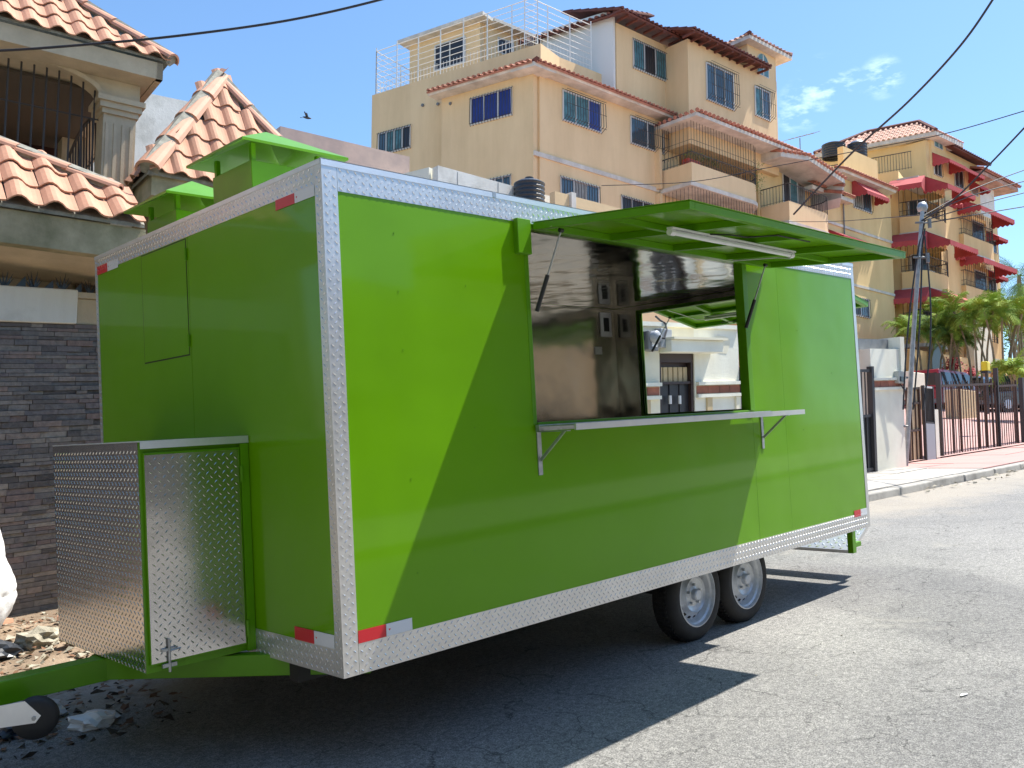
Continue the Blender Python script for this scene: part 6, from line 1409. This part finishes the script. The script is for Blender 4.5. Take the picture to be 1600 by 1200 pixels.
car(at(1592, 648, 36), R(150), mat('dark_grey_car', (.05, .055, .06), .3, coat=.6), 'dark grey car parked at the right edge behind the fence', suv=True, H=1.6)
# low walls and planter blocks in the car park
def blk(u0, u1, vt, vb, D, th, m, lb, cat='wall', name='low_wall'):
    F = Fac(at((u0 + u1) / 2, vb, D), -6); s0, z1 = F.sz(u0, vt); s1, z0 = F.sz(u1, vb); b = MB(); F.box(b, s0, s1, -th, 0, z0 - .4, z1); return solo(b, name, M[m], lb, cat, bevel=.02)
blk(1543, 1640, 568, 594, 44, .3, 'gold', 'low yellow wall under the palms at the right edge')
blk(1498, 1529, 608, 646, 31, .5, 'creamdk', 'tan masonry block seen between the bars of the brown gate', 'wall', 'masonry_block')
blk(1420, 1446, 580, 606, 27, .2, 'cream', 'cream low wall behind the tan gate leaf')
blk(1424, 1520, 545, 640, 43.6, .3, 'gold', 'ground floor wall of the yellow block behind the palms', 'wall', 'ground_floor_wall')
blk(1455, 1476, 535, 600, 43, .1, 'dkglass', 'dark doorway behind the slender palm stems', 'doorway', 'dark_doorway'); blk(1417, 1436, 556, 590, 43, .1, 'dkglass', 'dark ground floor window right of the leaning pole', 'window', 'ground_window')
blk(1520, 1555, 500, 620, 46, .4, 'cream', 'pale pier of the far building between palm clumps', 'wall', 'corner_pier')
c = at(1540, 600, 24); y_ = empty('floodlight', c, 'yellow lamp housing on a thin post above the bar gate', 'lamp')
p = at(1540, 572, 24); MB().box(p.x - .13, p.x + .13, p.y - .08, p.y + .08, p.z - .14, p.z + .12).build('lamp_housing', M['yellow'], y_, bevel=.03); MB().bar(p - Vector((0, 0, .14)), p - Vector((0, 0, 1.3)), .03, 6).build('lamp_post', M['iron'], y_); MB().box(p.x - .14, p.x + .14, p.y - .09, p.y + .09, p.z - .2, p.z - .14).build('lamp_base', M['dark'], y_)

# ================================================================== palms
def frond(mb, c, az, el, L, droop, nl=26, wl=.42, rnd=random):
    d = Vector((math.cos(az) * math.cos(el), math.sin(az) * math.cos(el), math.sin(el))); side = Vector((-math.sin(az), math.cos(az), 0)); pts = []
    p = Vector(c); v = d.copy(); n = 9
    for i in range(n + 1): pts.append(p.copy()); p += v * (L / n); v.z -= droop / n; v.normalize()
    mb.mi = 0; mb.tube(pts, [.016 * (1 - .8 * i / n) + .004 for i in range(n + 1)], 3)
    for k in range(nl):
        t = .12 + .86 * k / nl; i = min(n - 1, int(t * n)); f = t * n - i; q = pts[i].lerp(pts[i + 1], f); dr = (pts[i + 1] - pts[i]).normalized()
        l = wl * math.sin(math.pi * min(1, t * .85 + .12)) + .06
        for s_ in (-1, 1):
            e = (dr * .75 + side * s_ * rnd.uniform(.75, 1.0) + Vector((0, 0, -.18 + rnd.uniform(-.3, .3)))).normalized(); w_ = dr * .011; m_ = q + e * l * .55 + Vector((0, 0, .02)); tip = q + e * l - Vector((0, 0, l * .18))
            b = len(mb.v); mb.v += [tuple(q - w_), tuple(q + w_), tuple(m_ + w_ * .9), tuple(m_ - w_ * .9), tuple(tip)]; mb.f += [[b, b + 1, b + 2, b + 3], [b + 3, b + 2, b + 4]]; mb.m += [0, 0]
def palm_clump(u, v, D, H, stems, label, mt='plant', spread=.9, group='areca palms by the car park', L=1.05, seed=1, nf=12):
    rnd = random.Random(seed); b = at(u, v, D); o = empty('palm_clump', b, label, 'palm', group)
    for k in range(stems):
        a = rnd.uniform(0, 6.28); r = rnd.uniform(.05, .3) * spread; h = H * rnd.uniform(.78, 1.08); lean = Vector((math.cos(a), math.sin(a), 0)); p0 = b + lean * r; p1 = b + lean * (r + h * .16) + Vector((0, 0, h))
        pts = [p0.lerp(p1, t) + lean * (-.06 * math.sin(math.pi * t)) * h for t in (0, .25, .5, .75, 1)]
        MB().tube(pts, [.05, .045, .04, .035, .05], 6).build('trunk', M['stem'], o)
        cr = MB()
        for j in range(nf): frond(cr, pts[-1] - Vector((0, 0, .05)), a + j * 2.4 + rnd.uniform(-.3, .3), rnd.uniform(.45, 1.5), L * rnd.uniform(.8, 1.25), rnd.uniform(1.8, 3.4), 34, .36, rnd=rnd)
        cr.build('crown', M[mt], o, kind='stuff', recalc=False)
    return o
palm_clump(1447, 606, 40, 3.1, 6, 'bushy bright green palm clump right of the leaning pole', seed=3, spread=2.2)
palm_clump(1482, 606, 39, 2.3, 4, 'lower dark palm beside the silver car behind the fence', 'plant2', seed=5, L=1.2)
palm_clump(1500, 606, 42, 2.8, 5, 'thin palm clump in front of the second balcony bay', seed=21, spread=1.6)
palm_clump(1528, 608, 38, 3.4, 6, 'tall stemmed palm clump right of the silver car', seed=8, spread=2.4, L=1.2)
palm_clump(1568, 612, 37, 3.2, 6, 'dense palm clump above the low yellow wall', seed=11, spread=2.6, L=1.2)
palm_clump(1600, 605, 40, 3.6, 6, 'palm clump cut by the right edge of the photo', seed=14, spread=2.6, L=1.2)
palm_clump(1588, 610, 30, .5, 2, 'low yellowish palm tuft near the fence at the right edge', seed=17, L=1.0, mt='plant')
# tall coconut palm
b = at(1588, 600, 56); tp = at(1592, 432, 56); o = empty('coconut_palm', b, 'tall coconut palm rising behind the far building at the right edge', 'palm')
MB().tube([b, b.lerp(tp, .5) + RT * .3, tp], [.2, .15, .12], 8).build('trunk', M['stem'], o); cr = MB(); rr = random.Random(4)
for j in range(24): frond(cr, tp, j * 2.4, rr.uniform(-.3, 1.2), rr.uniform(2.8, 3.6), rr.uniform(1.2, 2.3), 34, .8, rr)
for j in range(14): frond(cr, tp - Vector((0, 0, .4)), j * 1.7, rr.uniform(-1.1, -.2), rr.uniform(2, 2.8), rr.uniform(.8, 1.5), 28, .7, rr)
cr.build('crown', M['plant2'], o, kind='stuff', recalc=False)
def bush(u, v, D, r, m, label, n=500, cat='plant', group=None, seed=0, h=1.0):
    rnd = random.Random(seed); c = at(u, v, D); mb = MB()
    for k in range(n):
        a, e = rnd.uniform(0, 6.28), rnd.uniform(-.2, 1.5); rr_ = r * rnd.uniform(.3, 1) * (1 + .25 * math.sin(3 * a) * math.cos(2 * e)); p = c + Vector((math.cos(a) * math.cos(e) * rr_, math.sin(a) * math.cos(e) * rr_, math.sin(e) * rr_ * h + r * .3)); d = Vector((rnd.uniform(-1, 1), rnd.uniform(-1, 1), rnd.uniform(-.6, 1))).normalized() * rnd.uniform(.06, .14)
        mb.poly([p, p + d * .5 + d.orthogonal() * .3, p + d, p + d * .5 - d.orthogonal() * .3])
    o = empty('shrub', c - Vector((0, 0, .1)), label, cat, group); mb.build('foliage', M[m], o, kind='stuff', recalc=False); MB().bar(c - Vector((0, 0, .3)), c + Vector((0, 0, r * .5)), .04, 5).build('stem', M['stem'], o)
bush(1518, 594, 42, .45, 'flower', 'dark red leaved shrub left of the yellow lamp', seed=1, group='red shrubs by the car park'); bush(1560, 594, 42, .45, 'flower', 'dark red leaved shrub right of the yellow lamp', seed=2, group='red shrubs by the car park'); bush(1488, 580, 41, .5, 'flower', 'red flowering shrub behind the silver car', seed=3, group='red shrubs by the car park')
# far trees filling the skyline at the right edge
def tree(loc, h, r, label, seed=0, m='plant2', n=2600, group=None):
    rnd = random.Random(seed); o = empty('tree', loc, label, 'tree', group); loc = Vector(loc); top = loc + Vector((0, 0, h * .55)); MB().tube([loc, loc.lerp(top, .5) + Vector((.1, .05, 0)), top], [.22, .17, .12], 8).build('trunk', M['stem'], o)
    limbs = MB(); cs = []
    for k in range(9):
        a = k * 2.4 + rnd.uniform(-.3, .3); q = top + Vector((math.cos(a) * r * .6, math.sin(a) * r * .6, h * rnd.uniform(.05, .35))); limbs.tube([loc.lerp(top, .8), loc.lerp(q, .7) + Vector((0, 0, h * .15)), q], [.08, .05, .025], 5); cs.append((q, r * rnd.uniform(.35, .55)))
    limbs.build('limbs', M['stem'], o); mb = MB()
    for k in range(n):
        q, rr_ = cs[rnd.randrange(9)]; v = Vector((rnd.gauss(0, 1), rnd.gauss(0, 1), rnd.gauss(0, .8))); v = v.normalized() * rr_ * rnd.uniform(.55, 1.05); p = q + v; d = Vector((rnd.uniform(-1, 1), rnd.uniform(-1, 1), rnd.uniform(-.5, .6))).normalized() * rnd.uniform(.12, .24); s_ = d.orthogonal().normalized() * .07
        mb.poly([p, p + d * .5 + s_, p + d, p + d * .5 - s_])
    mb.build('crown', M[m], o, kind='stuff', recalc=False); return o
for k, (u, D, h, lb) in enumerate(((1610, 62, 7.5, 'round dark tree behind the palms at the far right edge'), (1660, 50, 7, 'tree outside the right edge behind the car park'))): tree(at(u, 640, D), h, 2.6, lb, seed=k + 30)

# ================================================================== verge litter, sack, trash
def sack():
    c = Vector((-.26, 4.36, gz(0) + .10)); mb = MB(); seg, rings = 72, 60; rnd = random.Random(5)
    for j in range(rings + 1):
        t = j / rings; z = .80 * t; r = .27 * (1 + .10 * math.sin(t * 7)) * (math.sin(math.pi * min(1, .32 + t * .62)) ** .6 if t < .93 else .45 * (1 - t) / .07 + .12)
        for k in range(seg):
            a = 2 * math.pi * k / seg; rr_ = r * (1 + .06 * math.sin(3 * a + t * 5) + .03 * math.sin(7 * a - t * 9) + .028 * abs(math.sin(6 * a + t * 13 + 2 * math.sin(a * 2))) + .022 * abs(math.sin(9 * a - t * 21 + math.sin(t * 9))) - .03 * math.exp(-((t - .35 - .06 * math.sin(2 * a)) / .03) ** 2) - .03 * math.exp(-((t - .68 - .05 * math.sin(3 * a)) / .025) ** 2)); mb.v.append((c.x + rr_ * math.cos(a) + .05 * t, c.y + rr_ * math.sin(a), c.z + z))
    for j in range(rings):
        for k in range(seg): mb.f.append([j * seg + k, j * seg + (k + 1) % seg, (j + 1) * seg + (k + 1) % seg, (j + 1) * seg + k]); mb.m.append(0)
    mb.f.append([rings * seg + k for k in range(seg)]); mb.m.append(0)
    solo(mb, 'white_sack', M['bag'], 'bulging white sack standing on the rubble at the left edge', 'sack', smooth=True)
sack()
def lump(c, s, seed, squash=.6, n=14):
    rnd = random.Random(seed); bm = bmesh.new(); bmesh.ops.create_icosphere(bm, subdivisions=3, radius=1)
    mb = MB(); ph = [rnd.uniform(0, 6) for _ in range(6)]
    for v in bm.verts:
        p = v.co; k = 1 + .22 * math.sin(3 * p.x + ph[0]) * math.cos(4 * p.y + ph[1]) + .12 * math.sin(6 * p.z + 5 * p.x + ph[2]) + .09 * abs(math.sin(9 * p.y + 7 * p.x + ph[3])) + .07 * math.sin(14 * p.x - 11 * p.z + ph[4]) + rnd.uniform(-.045, .045); mb.v.append((c[0] + p.x * k * s, c[1] + p.y * k * s, c[2] + p.z * k * s * squash + s * squash * .5))
    for f in bm.faces: mb.f.append([v.index for v in f.verts]); mb.m.append(0)
    bm.free(); return mb
vz = lambda x, y: gz(x) + .012 + (.05 * math.sin(x * 3.1 + y * 2) * math.sin(y * 4.3 + x) + .05) * min(1, max(0, (y - KY(x) + .3) * 1.6))
rn = random.Random(9)
lumps = [(.02, 3.55, .14, 'rock', 'rubble_stone', 'grey rubble stone below the white sack', 'stone'), (.30, 3.45, .10, 'rock', 'rubble_stone', 'flat rubble stone right of the white sack', 'stone'), (.42, 3.72, .12, 'rock', 'rubble_stone', 'rough rubble stone against the toolbox side', 'stone'), (.18, 3.95, .10, 'plastic', 'plastic_bag', 'crumpled pale plastic bag on the rubble', 'plastic bag'), (-.25, 3.5, .13, 'tank', 'plastic_bag', 'dark crumpled bag at the left edge on the rubble', 'plastic bag'), (-.45, 2.1, .13, 'plastic', 'plastic_bag', 'pale crumpled plastic bag in the shade under the drawbar', 'plastic bag'), (-.30, 1.72, .10, 'plastic', 'plastic_bag', 'flattened clear plastic bag nearest the camera under the drawbar', 'plastic bag'), (-.62, 1.9, .09, 'tank', 'plastic_bag', 'black plastic scrap beside the jack wheel', 'plastic bag')]
for k, (x, y, s, m, nm, lb, ct) in enumerate(lumps): solo(lump((x, y, vz(x, y) if y > 2.7 else gz(x)), s, k, .5 if m == 'rock' else .45), nm, M[m], lb, ct, smooth=False)
for (x, y, r_) in ((.15, 3.3, .3), (.42, 4.3, 1.1), (.05, 4.6, 2.0)):
    z = vz(x, y) + .02; a = Vector((math.cos(r_), math.sin(r_), 0)) * .09; b_ = Vector((-math.sin(r_), math.cos(r_), 0)) * .045; c = Vector((x, y, z)); solo(MB().prism([c - a - b_, c + a - b_, c + a * .8 + b_, c - a + b_], (0, .01, .03)), 'roof_tile_shard', M['tile'], {.3: 'orange broken tile shard beside the drawbar', 1.1: 'orange tile shard in front of the stone wall', 2.0: 'orange tile shard behind the white sack'}[r_], 'tile shard')
lt = MB()
def chips(mb, n, xr, yr, zf, smin, smax):
    for k in range(n):
        x, y = rn.uniform(*xr), rn.uniform(*yr); s = rn.uniform(smin, smax); c = Vector((x, y, zf(x, y) + s * .3)); pts = [c + Vector((rn.uniform(-1, 1), rn.uniform(-1, 1), rn.uniform(-.4, .7))) * s for _ in range(4)]
        for t_ in ((0, 1, 2), (0, 1, 3), (1, 2, 3), (0, 2, 3)): mb.poly([pts[q] for q in t_])
chips(lt, 900, (-1.0, 1.2), (2.7, 4.95), vz, .008, .045); lt.build('rubble_chips', M['rock'], kind='stuff', label='loose rubble chips on the dirt verge')
lf = MB()
def leaves(mb, n, xr, yr, zf, s0=.014, s1=.038):
    for k in range(n):
        x, y = rn.uniform(*xr), rn.uniform(*yr); a = rn.uniform(0, 6.28); s = rn.uniform(s0, s1); c = Vector((x, y, zf(x, y) + rn.uniform(.004, .03))); d = Vector((math.cos(a), math.sin(a), rn.uniform(-.3, .4))) * s; e = Vector((-math.sin(a), math.cos(a), rn.uniform(-.4, .4))) * s * .5
        b = len(mb.v); mb.v += [tuple(c - d), tuple(c + e), tuple(c + d), tuple(c - e)]; mb.f += [[b, b + 1, b + 2], [b, b + 2, b + 3]]; mb.m += [0, 0]
leaves(lf, 520, (-1.0, 1.3), (2.75, 4.95), vz); leaves(lf, 160, (-1.0, .2), (1.5, 2.7), lambda x, y: gz(x)); lf.build('dry_leaves', M['leaf'], kind='stuff', label='dry reddish leaves scattered over the verge', recalc=False)
dk = MB(); chips(dk, 260, (-1.1, .1), (1.45, 2.8), lambda x, y: gz(x), .006, .04); dk.build('street_litter', mat('dark_litter', (.07, .06, .05), .9, var=.5, vs=30), kind='stuff', label='dark litter on the asphalt under the drawbar')
gr = MB(); chips(gr, 500, (-.5, 12), (-2.6, 2.9), lambda x, y: gz(x), .003, .009); gr.build('road_grit', M['rock'], kind='stuff', label='loose grit on the asphalt')
c = Vector((2.45, -1.45, gz(2.45) + .006)); solo(MB().prism([c, c + Vector((.05, -.012, .003)), c + Vector((.075, .004, .0)), c + Vector((.04, .012, .003)), c + Vector((.008, .01, 0))], (0, 0, .002)), 'paper_scrap', M['whitepl'], 'tiny white paper scrap on the sunny asphalt', 'paper')

# ================================================================== unseen street for reflections; end house and trees added to block sky light
def plain_house(F, s0, s1, zb, zt, depth, m, label, nw):
    o = empty('street_house', F.P((s0 + s1) / 2, zb, 0), label, 'house'); b = MB(); F.box(b, s0, s1, -depth, 0, zb, zt); b.build('wall', M[m], o)
    b = MB(); F.box(b, s0 - .15, s1 + .15, -depth - .1, .2, zt, zt + .25); b.build('cornice', M['trimw'], o)
    for r_ in range(2):
        for i in range(nw): a = s0 + (s1 - s0) * (i + .5) / nw; z0 = zb + 1 + 2.9 * r_; 
        for i in range(nw):
            a = s0 + (s1 - s0) * (i + .5) / nw; z0 = zb + 1.0 + 2.9 * r_
            if z0 + 1.4 < zt: win_m(o, F, a - .6, a + .6, z0, z0 + 1.3, 2, 0, cols=['dkglass', 'glass'], bars='iron', nb=7)
    return o
M['oppo'] = mat('weathered_brown_plaster', (.20, .16, .12), .9, col2=(.12, .10, .08), vs=1.2); M['oppo2'] = mat('grey_cream_plaster', (.42, .39, .32), .9, col2=(.3, .28, .23), vs=1.2)
FO1 = Fac((0, -8.6), -4); FO1.n = Vector((0, 1, 0)) * 1.0; FO1.n = Vector((-FO1.t.y, FO1.t.x, 0))
plain_house(FO1, -9, 2, -.9, 5.2, 7, 'oppo2', 'tan two storey house across the street behind the camera', 4)
plain_house(FO1, 3, 13, -.2, 3.6, 7, 'oppo2', 'cream single storey house across the street behind the camera', 4)
plain_house(FO1, 14, 24, .5, 7.0, 7, 'peach', 'peach two storey house farther along across the street', 4)
FO2 = Fac((-11, 0), 90); FO2.n = Vector((1, 0, 0)); plain_house(FO2, -7, 12, -1.4, 8.6, 7, 'oppo', 'unseen tall house added across the lower end of the street', 3)  # unseen house, raised and darkened to cut light on the trailer front
tree((-6.2, -6.2, gz(-6.2)), 8, 3.0, 'unseen tree added on the far pavement to block sky light', seed=51); tree((-5.8, 4.2, gz(-5.8)), 8.5, 3.2, 'unseen tree added on the dirt verge to block sky light', seed=52, n=3600)  # unseen trees, added to darken the trailer front and toolbox reflections
tree((-10.5, 7.5, gz(-10.5)), 8, 3.2, 'unseen big tree added at the lower end of the street', seed=53, n=3500)  # unseen tree, added to darken the surroundings on this side
